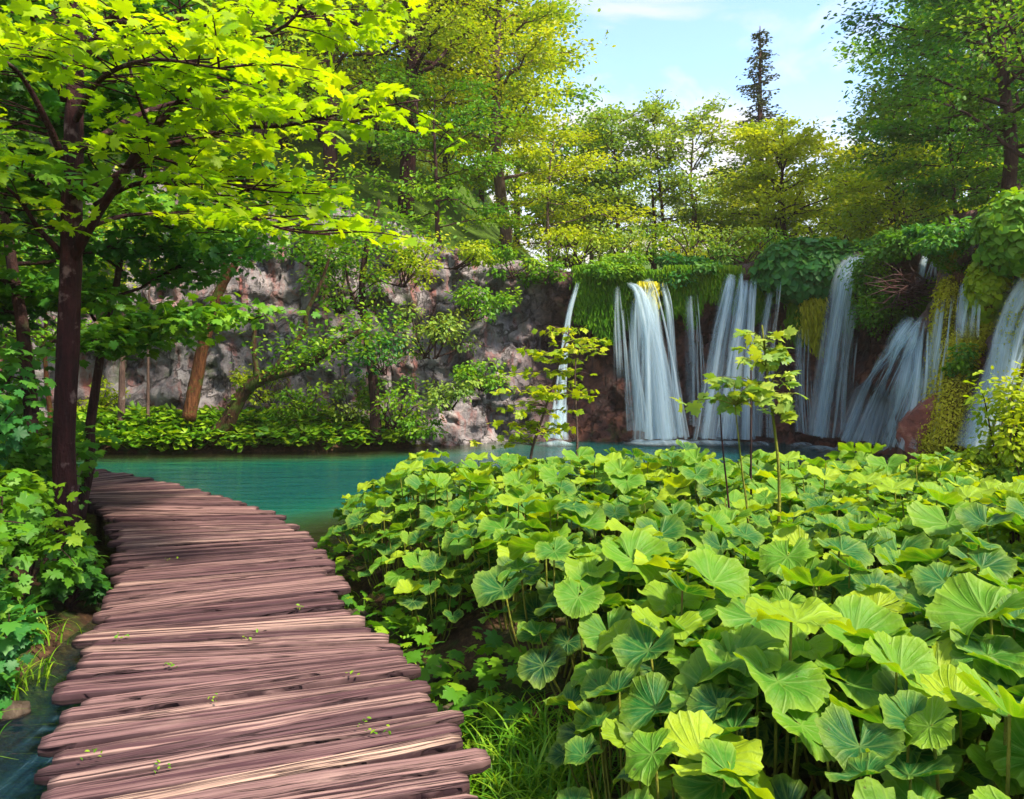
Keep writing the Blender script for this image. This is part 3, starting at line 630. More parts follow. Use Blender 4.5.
# ------------------------------------------------------------------ trees
def tree(label, loc, H, Rc, mat, bark, seed, n_limb=16, cb=.25, size=.11, dens=1.0, lean=(0, 0), r0=None, prof='round', squash=.32, group=None, up=.35, tmpl=TO, cat='tree', name='broadleaf_tree', trunks=1, base_tone=.5, tri=1, thin=1.0):
    R = np.random.RandomState(seed); loc = np.asarray(loc, float); r0 = r0 or H * .016
    t = thing(name, loc, label, cat, group); wood, crown = G(), G(); PT = []; TN = []; OD = []
    for tk in range(trunks):
        b = loc + (R.normal(0, .25, 3) * [1, 1, 0] if tk else 0); ln = np.array([*lean, 0.]) + (R.normal(0, .12, 3) * [1, 1, 0] * H if trunks > 1 else 0)
        n = 14; q = np.linspace(0, 1, n)[:, None]
        tr_ = b + np.array([0, 0, -.3]) + q * np.array([0, 0, H + .3]) * (1 - .03 * tk) + ln * q ** 1.4 + np.cumsum(R.normal(0, H * .006, (n, 3)), 0) * [1, 1, 0]
        tube(wood, tr_, r0 * (1 - .9 * q[:, 0] ** 1.1) / (1 + .3 * (trunks > 1)) + .006, 8, .12)
        nl = max(5, n_limb // trunks)
        for i in range(nl):
            f = cb + (1 - cb) * (i + R.uniform(0, .8)) / nl; f = min(f, .98); p0 = np.array([np.interp(f, q[:, 0], tr_[:, j]) for j in range(3)])
            h_ = (f - cb) / (1 - cb)
            pr = {'round': math.sqrt(max(.05, 1 - (h_ * 1.15 - .35) ** 2 * 1.1)), 'cone': 1.05 - h_ * .9, 'vase': .45 + .65 * math.sin(min(1, h_ * 1.1) * 2.3)}[prof]
            az = i * 2.4 + R.uniform(-.5, .5); L = Rc * pr * R.uniform(.7, 1.1) / (1 + .25 * (trunks > 1)); el = up + h_ * .5 + R.normal(0, .15)
            dr = np.array([math.cos(az) * math.cos(el), math.sin(az) * math.cos(el), math.sin(el)])
            m = 7; u = np.linspace(0, 1, m)[:, None]; li = p0 + dr * L * u + np.array([0, 0, -.14 * L]) * u ** 2 + np.cumsum(R.normal(0, .035 * L, (m, 3)), 0)
            tube(wood, li, r0 * .34 * (1 - .45 * f) * (1 - .85 * u[:, 0]) + .004, 5)
            tone = base_tone + R.normal(0, .16)
            ns = max(5, int(7 * pr + 2))
            for j in range(ns):
                w = R.uniform(.25, 1.0); s0 = np.array([np.interp(w, u[:, 0], li[:, k]) for k in range(3)])
                sa = az + R.choice([-1, 1]) * R.uniform(.35, 1.2); Ls = L * R.uniform(.22, .45)
                sdv = np.array([math.cos(sa), math.sin(sa), R.uniform(-.12, .35)]); e = s0 + sdv * Ls
                tube(wood, [s0, (s0 + e) / 2 + R.normal(0, .04 * Ls, 3), e], [.014, .009, .004], 4)
                nc = 3
                for c in range(nc):
                    PT.append(s0 + (e - s0) * (.35 + .75 * c / nc)); TN.append(np.clip(tone + R.normal(0, .12), 0, 1)); OD.append(Ls)
    PT = np.array(PT); TN = np.array(TN); OD = np.array(OD)
    k = max(4, int(26 * dens * thin)); idx = np.repeat(np.arange(len(PT)), k); sg = (.16 * Rc * .5 + .12 * OD[idx])[:, None]
    P = PT[idx] + R.normal(0, 1, (len(idx), 3)) * sg * [1, 1, squash]
    leaves(crown, tmpl, P, size, R, .55, rnd=TN[idx], out=nrm(P - loc - [0, 0, H * .5]), droop=.5)
    wood.build('trunk', M[bark], t, smooth=True); crown.build('crown', M[mat], t); return t

def bush(label, c, rad, mat, seed, n=1500, size=.08, tmpl=TO, squash=1, name='bush', cat='bush', lumps=9, group=None, stems=True, tone=.5, bark='bark_dark'):
    """many small leaves on the shells of several irregular lumps, over a few stems"""
    R = np.random.RandomState(seed); c = np.asarray(c, float); rad = np.asarray(rad, float)
    t = thing(name, c - [0, 0, rad[2]], label, cat, group); cr, st = G(), G()
    for i in range(lumps):
        lc = c + R.uniform(-.72, .72, 3) * rad; lr = rad * R.uniform(.28, .55)
        m = n // lumps; d = nrm(R.normal(0, 1, (m, 3))); rr = R.uniform(.45, 1.08, (m, 1)); P = lc + d * lr * rr
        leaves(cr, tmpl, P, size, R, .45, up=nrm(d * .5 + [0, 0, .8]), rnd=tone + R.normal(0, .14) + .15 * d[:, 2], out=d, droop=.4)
        if stems:
            b = c + [R.normal(0, .12 * rad[0]), R.normal(0, .12 * rad[1]), -rad[2] * 1.0]; tube(st, spline([b, (b + lc) / 2 + R.normal(0, .08, 3) * rad, lc, lc + R.normal(0, .2, 3) * rad], 9), np.linspace(.022, .005, 9) * max(.5, rad[0]), 5)
    cr.build('foliage', M[mat], t)
    if stems: st.build('stems', M[bark], t, smooth=True)
    return t

# --- the maple beside the boardwalk
R = np.random.RandomState(3)
mp = thing('maple_tree', at(70, 578, 6.2), 'slim dark maple with bright yellow green leaves spreading over the left of the boardwalk', 'tree')
tk = spline([at(72, 600, 6.2), at(70, 560, 6.2), at(64, 450, 6.2), at(70, 300, 6.2), at(72, 190, 6.2), at(75, 100, 6.25), at(76, 0, 6.3), at(78, -150, 6.4), at(86, -330, 6.5)], 40)
g = G(); tube(g, tk, np.interp(np.linspace(0, 1, 40), [0, .06, .2, .55, 1], [.13, .098, .088, .076, .03]), 14, .16); g.build('trunk', M['bark_red'], mp, smooth=True)
BR = [([(72, 262, 6.2), (92, 222, 6.0), (120, 180, 5.8), (150, 133, 5.6), (198, 84, 5.4), (240, 48, 5.2), (290, 22, 5.0), (312, -20, 4.9)], .045),
      ([(80, 194, 6.2), (118, 175, 6.1), (150, 150, 6.0), (190, 140, 5.9), (240, 128, 5.7), (290, 125, 5.5), (340, 114, 5.3), (420, 100, 5.1)], .03),
      ([(95, 205, 6.0), (130, 186, 5.9), (170, 182, 5.7), (225, 204, 5.4), (280, 228, 5.1), (330, 235, 4.9)], .022),
      ([(130, 168, 5.8), (165, 160, 5.8), (200, 176, 5.8), (260, 190, 5.7), (320, 194, 5.6)], .015),
      ([(150, 133, 5.6), (128, 60, 5.3), (122, -10, 5.0)], .014), ([(197, 82, 5.4), (184, 38, 5.2), (177, -20, 5.0)], .014),
      ([(68, 172, 6.2), (50, 128, 5.9), (24, 80, 5.6), (0, 58, 5.3), (-60, 20, 5)], .032), ([(64, 100, 6.2), (50, 60, 5.8), (35, 25, 5.4), (20, -20, 5)], .028),
      ([(60, 192, 6.2), (30, 175, 5.9), (0, 163, 5.6), (-60, 150, 5.2)], .022), ([(64, 256, 6.2), (40, 230, 6.0), (15, 195, 5.7), (-30, 160, 5.4)], .028),
      ([(78, 60, 6.2), (120, 10, 6.0), (180, -40, 5.7), (260, -80, 5.4)], .04), ([(74, -40, 6.2), (130, -90, 6.5), (240, -140, 6.9)], .035),
      ([(70, 0, 6.2), (0, -60, 5.6), (-100, -100, 5)], .035), ([(78, 150, 6.2), (150, 110, 7.0), (230, 90, 7.8), (330, 60, 8.4)], .03),
      ([(78, 230, 6.2), (130, 215, 6.9), (190, 215, 7.5), (240, 225, 8)], .025), ([(76, 120, 6.2), (100, 80, 5.4), (150, 60, 4.7), (230, 70, 4.1)], .026),
      ([(78, 20, 6.2), (180, 20, 7.2), (300, 10, 8.2), (380, 30, 8.8)], .035)]
cr = G(); LP, LO = [], []
for bi, (pts, r) in enumerate(BR):
    q = spline([at(*p) for p in pts], 26); g = G(); tube(g, q, np.linspace(r, .005, 26), 7, .1)
    Lb = np.linalg.norm(np.diff(q, axis=0), axis=1).sum(); nt = int(Lb * 12)
    for j in range(nt):
        f = R.uniform(.22, 1.0); i = int(f * 25); p = q[i]; T = nrm(q[min(i + 1, 25)] - q[max(i - 1, 0)])
        th = math.atan2(T[1], T[0]) + R.choice([-1, 1]) * R.uniform(.4, 1.3); Lt = R.uniform(.35, .95) * (1.15 - .4 * f)
        dv = np.array([math.cos(th), math.sin(th), R.uniform(-.1, .30)]); e = p + dv * Lt + [0, 0, -.12 * Lt]
        tw = spline([p, (p + e) / 2 + [0, 0, .05 * Lt], e], 6); tube(g, tw, np.linspace(.007, .0025, 6), 4)
        for m in range(2, 6):
            for s_ in (-1, 1):
                if R.uniform() < .12: continue
                a2 = th + s_ * R.uniform(.5, 1.3); o = np.array([math.cos(a2), math.sin(a2), R.uniform(-.35, .1)])
                LP.append(tw[m] + o * R.uniform(.04, .10)); LO.append(o)
        LP.append(e); LO.append(dv)
    g.build('branch', M['bark_red'], mp, smooth=True)
LP, LO = np.array(LP), np.array(LO)
leaves(cr, TM, LP, .100, R, .40, out=LO, rnd=.5 + .5 * fbm(LP * 1.2, 3, 77), droop=.25)
cr.build('crown', M['maple'], mp)
print('maple leaves', len(LP))

# --- left bank: dark trees and undergrowth behind and below the maple
tree('thin dark leaning tree left of the maple trunk', at(40, 520, 7.2), 5.5, 1.9, 'bank_leaf', 'bark_dark', 12, 16, .32, .10, .9, lean=(-1.2, .4), r0=.075, tmpl=TM)
tree('crooked young tree right behind the maple trunk', at(78, 512, 8.4), 5.0, 2.1, 'bank_leaf', 'bark_dark', 13, 18, .4, .10, .9, lean=(.4, .6), r0=.06, tmpl=TM)
tree('leafy tree on the left bank at the edge of the photo', (-6.4, 7.4, .1), 6.0, 2.4, 'mid_green', 'bark_dark', 14, 20, .2, .11, .9, r0=.09, tmpl=TM)
tree('bushy tree beyond the bend of the boardwalk', (-9.2, 12.2, .3), 7.0, 2.7, 'bank_leaf', 'bark_dark', 15, 24, .22, .10, 1.0, r0=.1)
tree('tall tree behind the maple near the rock wall', (-12.5, 15.6, .5), 9.5, 3.3, 'mid_green', 'bark_dark', 16, 26, .25, .12, 1.0, r0=.13)
tree('young light green tree in front of the rock wall by the maple', (-8.3, 13.6, -.2), 4.9, 1.6, 'yellow_green', 'bark_orange', 17, 14, .6, .10, .7, r0=.05)
ub = [(-3.42, 5.85, .30, 'low shrub hiding the foot of the maple trunk'), (-3.55, 5.3, .55, 'leafy undergrowth at the foot of the maple trunk'), (-3.0, 4.45, .40, 'dark leafy shrub below the maple beside the stream'), (-4.45, 7.0, .5, 'undergrowth between the maple and the boardwalk edge'),
      (-3.45, 4.3, .75, 'tall broad leaved shrub at the left edge'), (-4.3, 5.6, .85, 'high leafy shrub left of the maple trunk'), (-5.1, 8.0, .8, 'leafy shrub behind the maple trunk'), (-3.1, 3.6, .42, 'low shrub hanging over the stream at the left edge'),
      (-5.2, 6.6, 1.2, 'tall undergrowth at the left edge behind the shrubs'), (-6.4, 9.2, 1.0, 'shrub beside the far bend of the boardwalk'), (-7.5, 10.2, 1.1, 'shrub where the boardwalk leaves the view'), (-9, 10.6, 1.6, 'dense shrub left of the far bend')]
for i, (x, y, r, lb) in enumerate(ub):
    z = ground_z(np.array([x]), np.array([y]))[0]
    bush(lb, (x, y, z + r * .9), (r * .85, r * .8, r * 1.0), ('bank_leaf', 'mid_green', 'teal_green')[i % 3], 200 + i, int(400 * (1 + r)), .088, TM, name='leafy_shrub', cat='shrub', tone=.45)

# --- far bank in front of the rock wall
Rg = np.random.RandomState(41); g = G(); P = []
for i in range(2600):
    px = Rg.uniform(60, 420); y = Rg.uniform(16.0, 17.6); P.append((( px - 512) / F * y, y))
P = np.array(P); sdv = sdf(P, BANK_F); P = P[sdv < .25]; z = ground_z(P[:, 0], P[:, 1]); P3 = np.column_stack([P, np.maximum(z, WZ) + Rg.uniform(.18, .5, len(P))])
leaves(g, (np.vstack([[0, 0, 0], [[.5 + .5 * math.cos(a), .5 * math.sin(a), .10 * math.cos(3 * a)] for a in np.linspace(.4, 5.9, 9)]]), np.array([[0, i, i + 1] for i in range(1, 9)])), P3, .24, Rg, .30)
tag(g.build('ground_cover', M['cover']), 'bright green band of low butterbur leaves along the far bank', 'ground cover', kind='stuff')
def bare_tree(label, trunk, r0, twigs, bark, seed, leafpts=(), leafmat='mid_green', moss=False):
    R = np.random.RandomState(seed); q = spline([at(*p) for p in trunk], 40); t = thing('leaning_tree', q[0], label, 'tree')
    g = G(); tube(g, q, np.linspace(r0, r0 * .3, 40), 10, .3); g.build('trunk', M[bark], t, smooth=True)
    for w, r in twigs:
        g = G(); qq = spline([at(*p) for p in w], 24); tube(g, qq, np.linspace(r, r * .3, 24), 8, .25); g.build('branch', M[bark], t, smooth=True)
    if moss:
        m = q[3:34]; idx = R.randint(0, len(m), 900); P = m[idx] + R.normal(0, 1, (900, 3)) * [.07, .07, .05] + [0, 0, .07]
        g = G(); leaves(g, TQ, P, .09, R, .8); g.build('moss', M['moss'], t)
    g = G(); 
    for px, py, Y, rad, n in leafpts:
        P = at(px, py, Y) + R.normal(0, 1, (n, 3)) * [rad, rad, rad * .4]; leaves(g, TO, P, .11, R, .5)
    if leafpts: g.build('crown', M[leafmat], t)
    return t
bare_tree('orange brown trunk leaning right in front of the grey rock', [(189, 420, 16.6), (196, 380, 16.6), (206, 335, 16.5), (220, 290, 16.4), (236, 262, 16.3), (246, 235, 16.2), (262, 190, 16)], .155,
          [([(222, 285, 16.4), (226, 255, 16.3), (222, 225, 16.2)], .07)], 'bark_orange', 1, [(262, 185, 16, .9, 900), (235, 215, 16.2, .6, 400)], 'yellow_green')
bare_tree('mossy curved trunk leaning far right with a bare orange branch', [(212, 442, 16.5), (226, 425, 16.4), (240, 398, 16.3), (255, 382, 16.2), (275, 375, 16.1), (300, 368, 16.0), (330, 350, 15.8), (362, 330, 15.6)], .19,
          [([(272, 376, 16.1), (290, 348, 16.1), (304, 332, 16.1), (307, 312, 16.0), (318, 290, 16), (328, 262, 16), (336, 235, 16)], .075), ([(257, 378, 16.2), (254, 340, 16.2), (260, 302, 16.2)], .07)],
          'bark_moss', 2, [(300, 352, 15.9, .5, 300), (335, 345, 15.8, .55, 500), (372, 325, 15.6, .5, 300), (338, 230, 16, .6, 350)], 'mid_green', True)
bare_tree('thin straight trunk on the far bank nearest the maple', [(121, 432, 16.8), (122, 380, 16.8), (123, 330, 16.8), (124, 250, 16.8)], .085, [], 'bark_grey', 3, [(124, 240, 16.8, .7, 300)])
bare_tree('pole thin pale stem on the far bank', [(148, 436, 16.8), (148, 380, 16.8), (149, 300, 16.8), (150, 260, 16.8)], .04, [], 'bark_grey', 4, [(150, 330, 16.8, .2, 60), (150, 260, 16.8, .6, 200)], 'yellow_green')
bare_tree('dark trunk standing close against the red rock', [(376, 440, 16.9), (374, 390, 16.9), (368, 340, 16.9), (362, 290, 16.9), (368, 240, 16.8), (380, 200, 16.7)], .13, [([(364, 320, 16.9), (350, 290, 16.8), (345, 260, 16.7)], .05)], 'bark_dark', 5,
          [(370, 235, 16.8, .9, 900), (345, 255, 16.7, .6, 400)], 'mid_green')
# shrubs and small trees growing on the wall, left to right
sh = [(392, 400, 16.9, 1.1, .8, 'mid_green'), (345, 285, 17.0, 1.3, .8, 'mid_green'), (405, 262, 17.0, 1.3, .7, 'yellow_green'), (430, 330, 17.0, 1.3, .8, 'pale_green'), (470, 300, 17.3, .9, .6, 'mid_green'),
      (385, 350, 16.8, .9, .7, 'teal_green'), (480, 375, 16.8, 1.0, .45, 'mid_green'), (450, 392, 16.6, .9, .5, 'pale_green'), (515, 262, 18.0, .9, .5, 'mid_green'), (455, 252, 17.7, 1.1, .5, 'yellow_green'), (300, 400, 17.2, 1.0, .5, 'mid_green'),
      (318, 245, 17.4, 1.5, .8, 'mid_green'), (500, 300, 17.6, .55, .35, 'mid_green'), (260, 385, 17.4, .8, .5, 'yellow_green'), (545, 272, 18.0, .7, .35, 'moss'), (420, 425, 16.6, .6, .3, 'mid_green'), (350, 400, 17.2, .7, .6, 'pale_green'), (100, 395, 17.4, .6, .5, 'yellow_green')]
sl = ['layered shrub at the foot of the red rock', 'leafy shrub on the wall above the leaning trunks', 'yellow green shrub hanging from the cliff top over the red rock', 'pale green shrub spreading in the middle of the left rock wall', 'small shrub clinging high beside the brown rock',
      'dark blue green shrub beside the dark trunk', 'low shrub on the rock left of the pool sapling', 'pale shrub above the butterbur bed in front of the rock', 'shrub on the cliff edge left of the falls', 'yellow green shrub on the cliff top under the tall beech', 'shrub below the mossy leaning trunk',
      'large shrub at the top of the grey rock', 'tiny shrub on the bare brown rock', 'small yellow green shrub between the leaning trunks', 'mossy clump at the cliff edge beside the narrow waterfall', 'low green shrub at the water line', 'pale shrub right of the mossy leaning trunk', 'pale shrub at the foot of the rock behind the thin trunks']
for i, ((px, py, Y, rx, rz, m), lb) in enumerate(zip(sh, sl)):
    c = at(px, py, Y); bush(lb, c, (rx * .8, .6, rz * .8), m, 300 + i, int(800 * rx), .095, TO, name='wall_shrub', cat='shrub', lumps=10, tone=.5)

# --- forest on the cliff top: (px of the trunk, depth, height, crown radius, leaves, bark, label)
def on_top(px, Y): x = (px - 512) / F * Y; return (x, Y, float(ground_z(np.array([x]), np.array([float(Y)]))[0]))
TR = [
 (503, 24, 11.5, 2.9, 'yellow_green', 'bark_grey', 'tall yellow green beech left of the open sky', dict(n_limb=40, cb=.22, squash=.25, dens=1.5, up=.25, r0=.2)),
 (405, 21.5, 12, 3.8, 'yellow_green', 'bark_red', 'tall tree with a thick red brown trunk left of the beech', dict(n_limb=34, cb=.3, dens=1.3, r0=.24, base_tone=.45)),
 (330, 21, 12, 3.6, 'yellow_green', 'bark_dark', 'dark tall tree above the grey rock', dict(n_limb=32, cb=.15, dens=1.3, r0=.2)),
 (255, 20.5, 12, 3.6, 'mid_green', 'bark_dark', 'tall leafy tree behind the maple crown', dict(n_limb=32, cb=.15, dens=1.2, r0=.2)),
 (160, 20.5, 12, 3.6, 'yellow_green', 'bark_dark', 'yellow green forest tree behind the maple branches', dict(n_limb=30, cb=.15, dens=1.1, r0=.2)),
 (60, 20, 12, 3.8, 'mid_green', 'bark_dark', 'forest tree at the upper left behind the maple trunk', dict(n_limb=30, cb=.1, dens=1.1, r0=.2)),
 (450, 27, 11, 3.8, 'gold_green', 'bark_dark', 'golden tree behind the tall beech', dict(top=20, n_limb=26, cb=.1, dens=1.2)),
 (375, 27, 14, 4.2, 'yellow_green', 'bark_dark', 'forest tree filling the gap behind the red brown trunk', dict(n_limb=30, cb=.1, dens=1.2)),
 (280, 27, 14, 4.4, 'yellow_green', 'bark_dark', 'high forest tree behind the dark tall tree', dict(n_limb=30, cb=.1, dens=1.2)),
 (550, 23, 4.0, 2.2, 'yellow_green', 'bark_grey', 'low spreading young beech on the cliff edge', dict(n_limb=18, cb=.2, dens=1.1, squash=.22, up=.1)),
 (440, 20.5, 4.2, 2.2, 'mid_green', 'bark_dark', 'small understory tree below the red brown trunk', dict(n_limb=18, cb=.15, dens=1.1, squash=.25, up=.1)),
 (592, 26, 6.4, 2.0, 'pale_green', 'bark_grey', 'slender pale tree at the left end of the young grove', dict(top=135, n_limb=20, cb=.3, dens=.6)),
 (622, 25, 6.6, 1.9, 'pale_green', 'bark_dark', 'pale green leaning tree of the young grove', dict(top=122, n_limb=20, cb=.35, dens=.6, lean=(-.5, 0))),
 (655, 26.5, 7.0, 2.1, 'pale_green', 'bark_dark', 'two stemmed pale tree in the middle of the young grove', dict(top=112, n_limb=24, cb=.35, dens=.6, trunks=2)),
 (690, 26, 6.8, 2.0, 'pale_green', 'bark_grey', 'pale green tree at the right end of the young grove', dict(top=118, n_limb=20, cb=.3, dens=.6)),
 (570, 29, 7.0, 2.6, 'mid_green', 'bark_dark', 'dark green tree standing behind the young grove', dict(top=130, n_limb=22, cb=.1, dens=1.1)),
 (786, 25, 6.2, 2.1, 'gold_green', 'bark_red', 'golden tree with a red trunk in front of the spruce', dict(top=142, n_limb=24, cb=.28, dens=1.1, r0=.13)),
 (768, 28, 6.0, 2.0, 'yellow_green', 'bark_dark', 'yellow green tree right under the spruce', dict(top=135, n_limb=20, cb=.2, dens=1.0)),
 (838, 27, 5.0, 2.2, 'gold_green', 'bark_red', 'low golden tree between the spruce and the dark right trees', dict(top=160, n_limb=20, cb=.15, dens=1.1)),
 (735, 32, 5.2, 2.0, 'gold_green', 'bark_dark', 'distant golden bush left of the spruce', dict(top=185, n_limb=18, cb=.1, dens=1.0)),
 (893, 23, 8.5, 2.1, 'pale_green', 'bark_dark', 'feathery tree at the left edge of the right woods', dict(top=105, n_limb=28, cb=.15, dens=1.0, r0=.13)),
 (905, 20, 5.4, 2.0, 'yellow_green', 'bark_red', 'yellow green low tree above the arching waterfall', dict(top=170, n_limb=22, cb=.12, dens=1.1)),
 (985, 21, 12.5, 2.7, 'teal_green', 'bark_dark', 'tall blue green tree beside the open sky on the right', dict(top=-40, n_limb=34, cb=.12, dens=1.5, r0=.2)),
 (1000, 16.5, 8.5, 2.7, 'teal_green', 'bark_dark', 'big dark tree rooted above the right wall', dict(n_limb=28, cb=.25, dens=1.5, r0=.16, lean=(.3, 0))),
 (1060, 15, 9, 3.0, 'mid_green', 'bark_dark', 'bright green tree at the right edge', dict(n_limb=28, cb=.15, dens=1.4, r0=.18)),
 (1010, 22, 13, 3.4, 'mid_green', 'bark_dark', 'tall green tree in the upper right corner', dict(n_limb=30, cb=.15, dens=1.5, r0=.2)),
 (985, 27, 12, 3.0, 'teal_green', 'bark_dark', 'dark tree behind the tall blue green tree', dict(n_limb=24, cb=.1, dens=.8)),
 (955, 17.5, 3.6, 1.7, 'mid_green', 'bark_dark', 'low spreading tree over the right rim of the falls', dict(n_limb=20, cb=.15, dens=1.2, squash=.25, up=.1)),
]
for i, (px, Y, H, Rc, m, bk, lb, kw) in enumerate(TR):
    if 'top' in kw: H = CH + (HZ - kw['top']) / F * Y - on_top(px, Y)[2]; kw = {a: b for a, b in kw.items() if a != 'top'}
    tree(lb, on_top(px, Y), H, Rc, m, bk, 500 + i, size=.115 if Y < 24 else .14, thin=.52, group='trees on the cliff top', **kw)
# woods closing the distance: rows of whole trees that share three shapes
base_t = [tree('tree of the distant woods behind the cliff top', (0, 60 + 3 * i, 6), 7.5, 3.4, m, 'bark_dark', 700 + i, n_limb=22, cb=.05, dens=.6, size=.18) for i, m in enumerate(('gold_green', 'yellow_green', 'mid_green'))]
R = np.random.RandomState(8); first = [1, 1, 1]
spots = [(px, 36 + R.uniform(-2, 4)) for px in np.arange(380, 900, 34)] + [(px, 31 + R.uniform(-2, 2)) for px in list(np.arange(-60, 330, 48)) + list(np.arange(930, 1180, 44))]
for i, (px, Y) in enumerate(spots):
    k = (0 if 690 < px < 900 and i % 3 else 1) if px > 560 and px < 900 else (2 if px > 870 or i % 2 == 0 else 1)
    x, Yq, z = on_top(px, Y); s = R.uniform(.40, .52) if 540 < px < 900 else R.uniform(1.1, 1.5)
    src = base_t[k]
    if first[k]: t = src; first[k] = 0
    else:
        t = src.copy(); COL.objects.link(t)
        for ch in src.children: c = ch.copy(); COL.objects.link(c); c.parent = t
    t.location = (x, Y, z); t.scale = (s, s, s); t.rotation_euler = (0, 0, R.uniform(0, 6))
    t['group'] = 'distant woods'; t['label'] = 'tree of the distant woods behind the cliff top'; t['category'] = 'tree'
# --- the spruce
R = np.random.RandomState(9); b = np.array(on_top(760, 34)); top = at(760, 26, 34)[2]; H = top - b[2]
sp = thing('spruce_tree', b, 'tall dark narrow spruce standing alone against the clouds', 'tree'); g = G(); gb = G(); tube(gb, [b - [0, 0, .3], b + [0, 0, H * .5], b + [0, 0, H]], [.24, .15, .02], 8)
g = G(); P, O = [], []
for i in range(208):
    f = .10 + .9 * ((i // 8) + R.uniform(0, .3)) / 26; L = (1.0 - f) ** .75 * 2.2 * R.uniform(.55, 1.15) + .12; az = R.uniform(0, 6.28); p0 = b + [0, 0, H * f]
    dv = np.array([math.cos(az), math.sin(az), -.18]); u = np.linspace(0, 1, 6)[:, None]; li = p0 + dv * L * u + np.array([0, 0, .22 * L]) * u ** 2.5; tube(gb, li, np.linspace(.03, .006, 6), 4)
    m = int(17 * L) + 5; w = R.uniform(.1, 1.0, m); q = np.stack([np.interp(w, u[:, 0], li[:, k]) for k in range(3)], 1)
    P.append(q + R.normal(0, 1, (m, 3)) * [.10, .10, .05] - [0, 0, .06]); O.append(np.tile(dv, (m, 1)))
P, O = np.concatenate(P), np.concatenate(O); leaves(g, TQ, P, .17, R, .4, out=O, droop=.35); gb.build('trunk', M['bark_dark'], sp, smooth=True)
g.build('crown', M['spruce'], sp)

us = [(575, 244, 21.5, 1.3), (612, 246, 22, 1.2), (648, 240, 23, 1.3), (682, 246, 22, 1.2), (716, 240, 23, 1.3), (748, 244, 22.5, 1.2), (560, 225, 25, 1.5), (600, 222, 27, 1.6), (700, 222, 27, 1.6), (845, 235, 21, 1.2), (880, 225, 20.5, 1.2)]
ul = ['above the narrow left waterfall', 'above the left moss curtain', 'above the broad double waterfall', 'between the double and the two strand waterfall', 'above the tall two strand waterfall', 'left of the hanging ivy mound',
      'under the big beech at the cliff edge', 'behind the left trunks of the pale grove', 'behind the right trunks of the pale grove', 'above the arching waterfall', 'behind the round hanging bush']
for i, (px, py, Y, r) in enumerate(us):
    bush('sunlit undergrowth shrub ' + ul[i], at(px, py, Y), (r, .9, r * .5), ('yellow_green', 'pale_green', 'mid_green')[i % 3], 800 + i, 700, .11, name='undergrowth_shrub', cat='shrub', lumps=10, group='undergrowth on the cliff top')
# ------------------------------------------------------------------ moss, ivy and other growth on the falls
def curtain(label, px0, px1, pyt, pyb, mat, seed, n=2600, out=.55, name='hanging_moss', cat='moss', size=.085, thick=.22, ragged=.45):
    n = int(n * 2.2); R = np.random.RandomState(seed); px = R.uniform(px0, px1, n); Yc = np.array([wallY(p) for p in np.linspace(px0, px1, 24)]); Yw = np.interp(px, np.linspace(px0, px1, 24), Yc)
    rag = vnoise(np.column_stack([px * .09, 0 * px, 0 * px + seed])) * .5 + .5; f = R.uniform(0, 1, n) ** 1.3 * np.clip(1.15 - 1.5 * ragged * rag, .15, 1.1); py = pyt + (pyb - pyt) * f
    d = out * (1 - .2 * f) + R.uniform(-thick, thick, n) * (1 - .6 * f); P = np.column_stack([(px - 512) / F * Yw, Yw - d, CH + (HZ - py) / F * Yw]); P[:, 0] += (R.normal(0, .05, n))
    g = G(); dn = np.tile([0, -.25, -1.], (n, 1)); tpl = (np.array([[0, -.10, 0], [0, .10, 0], [.7, .08, .03], [1, 0, 0], [.7, -.08, .03]]), np.array([[0, 1, 2, 3, 4]]))
    leaves(g, tpl, P, size * 1.6, R, .35, up=(0, -1, .25), out=dn * 2.2, rnd=.45 + .25 * rag - .25 * f)
    o = g.build(name, M[mat]); return tag(o, label, cat)
def pad(label, c, rad, mat, seed, n, size, tmpl=TO, name='ivy', cat='plant', tone=.5):
    """a dome of overlapping leaves with real depth, facing out"""
    R = np.random.RandomState(seed); d = nrm(R.normal(0, 1, (n, 3))); d[:, 2] = np.abs(d[:, 2]) * R.choice([1, 1, -1], n); d[:, 1] = -np.abs(d[:, 1]) * R.choice([1, 1, 1, -1], n)
    P = np.asarray(c) + d * rad * (1 + .16 * fbm(d * 3 + seed, 3, 1)[:, None]) * R.uniform(.86, 1.04, (n, 1)); g = G()
    leaves(g, tmpl, P, size, R, .35, up=nrm(d + [0, 0, .35]), out=np.tile([0, -.6, -1.], (n, 1)), rnd=tone + .12 * d[:, 2] + .1 * fbm(P * 2, 2, 5))
    o = g.build(name, M[mat]); return tag(o, label, cat)
TH = (np.array([[0, 0, 0], [-.12, .3, .02], [.12, .5, .0], [.5, .42, -.03], [1, 0, -.12], [.5, -.42, -.03], [.12, -.5, 0], [-.12, -.3, .02]]), np.array([[0, 1, 2, 3], [0, 3, 4, 5], [0, 5, 6, 7]]))
curtain('green moss curtain hanging beside the narrow left waterfall', 574, 632, 268, 335, 'moss', 1, 3600)
curtain('moss hanging between the strands of the broad double waterfall', 630, 660, 272, 300, 'moss', 2, 900)
curtain('yellowish moss tongue inside the broad double waterfall', 634, 650, 285, 345, 'moss_gold', 3, 700, out=.8)
curtain('moss curtain between the two tall white waterfalls', 660, 732, 268, 322, 'moss', 4, 3600)
curtain('green moss fringe right of the tall two strand waterfall', 746, 776, 268, 320, 'moss', 5, 1800)
curtain('long mossy fringe hanging below the dark ivy', 782, 842, 270, 345, 'moss', 6, 4200, out=.5, ragged=.7)
curtain('golden moss strand at the left side of the cave', 792, 812, 300, 350, 'moss_gold', 7, 700, out=.62)
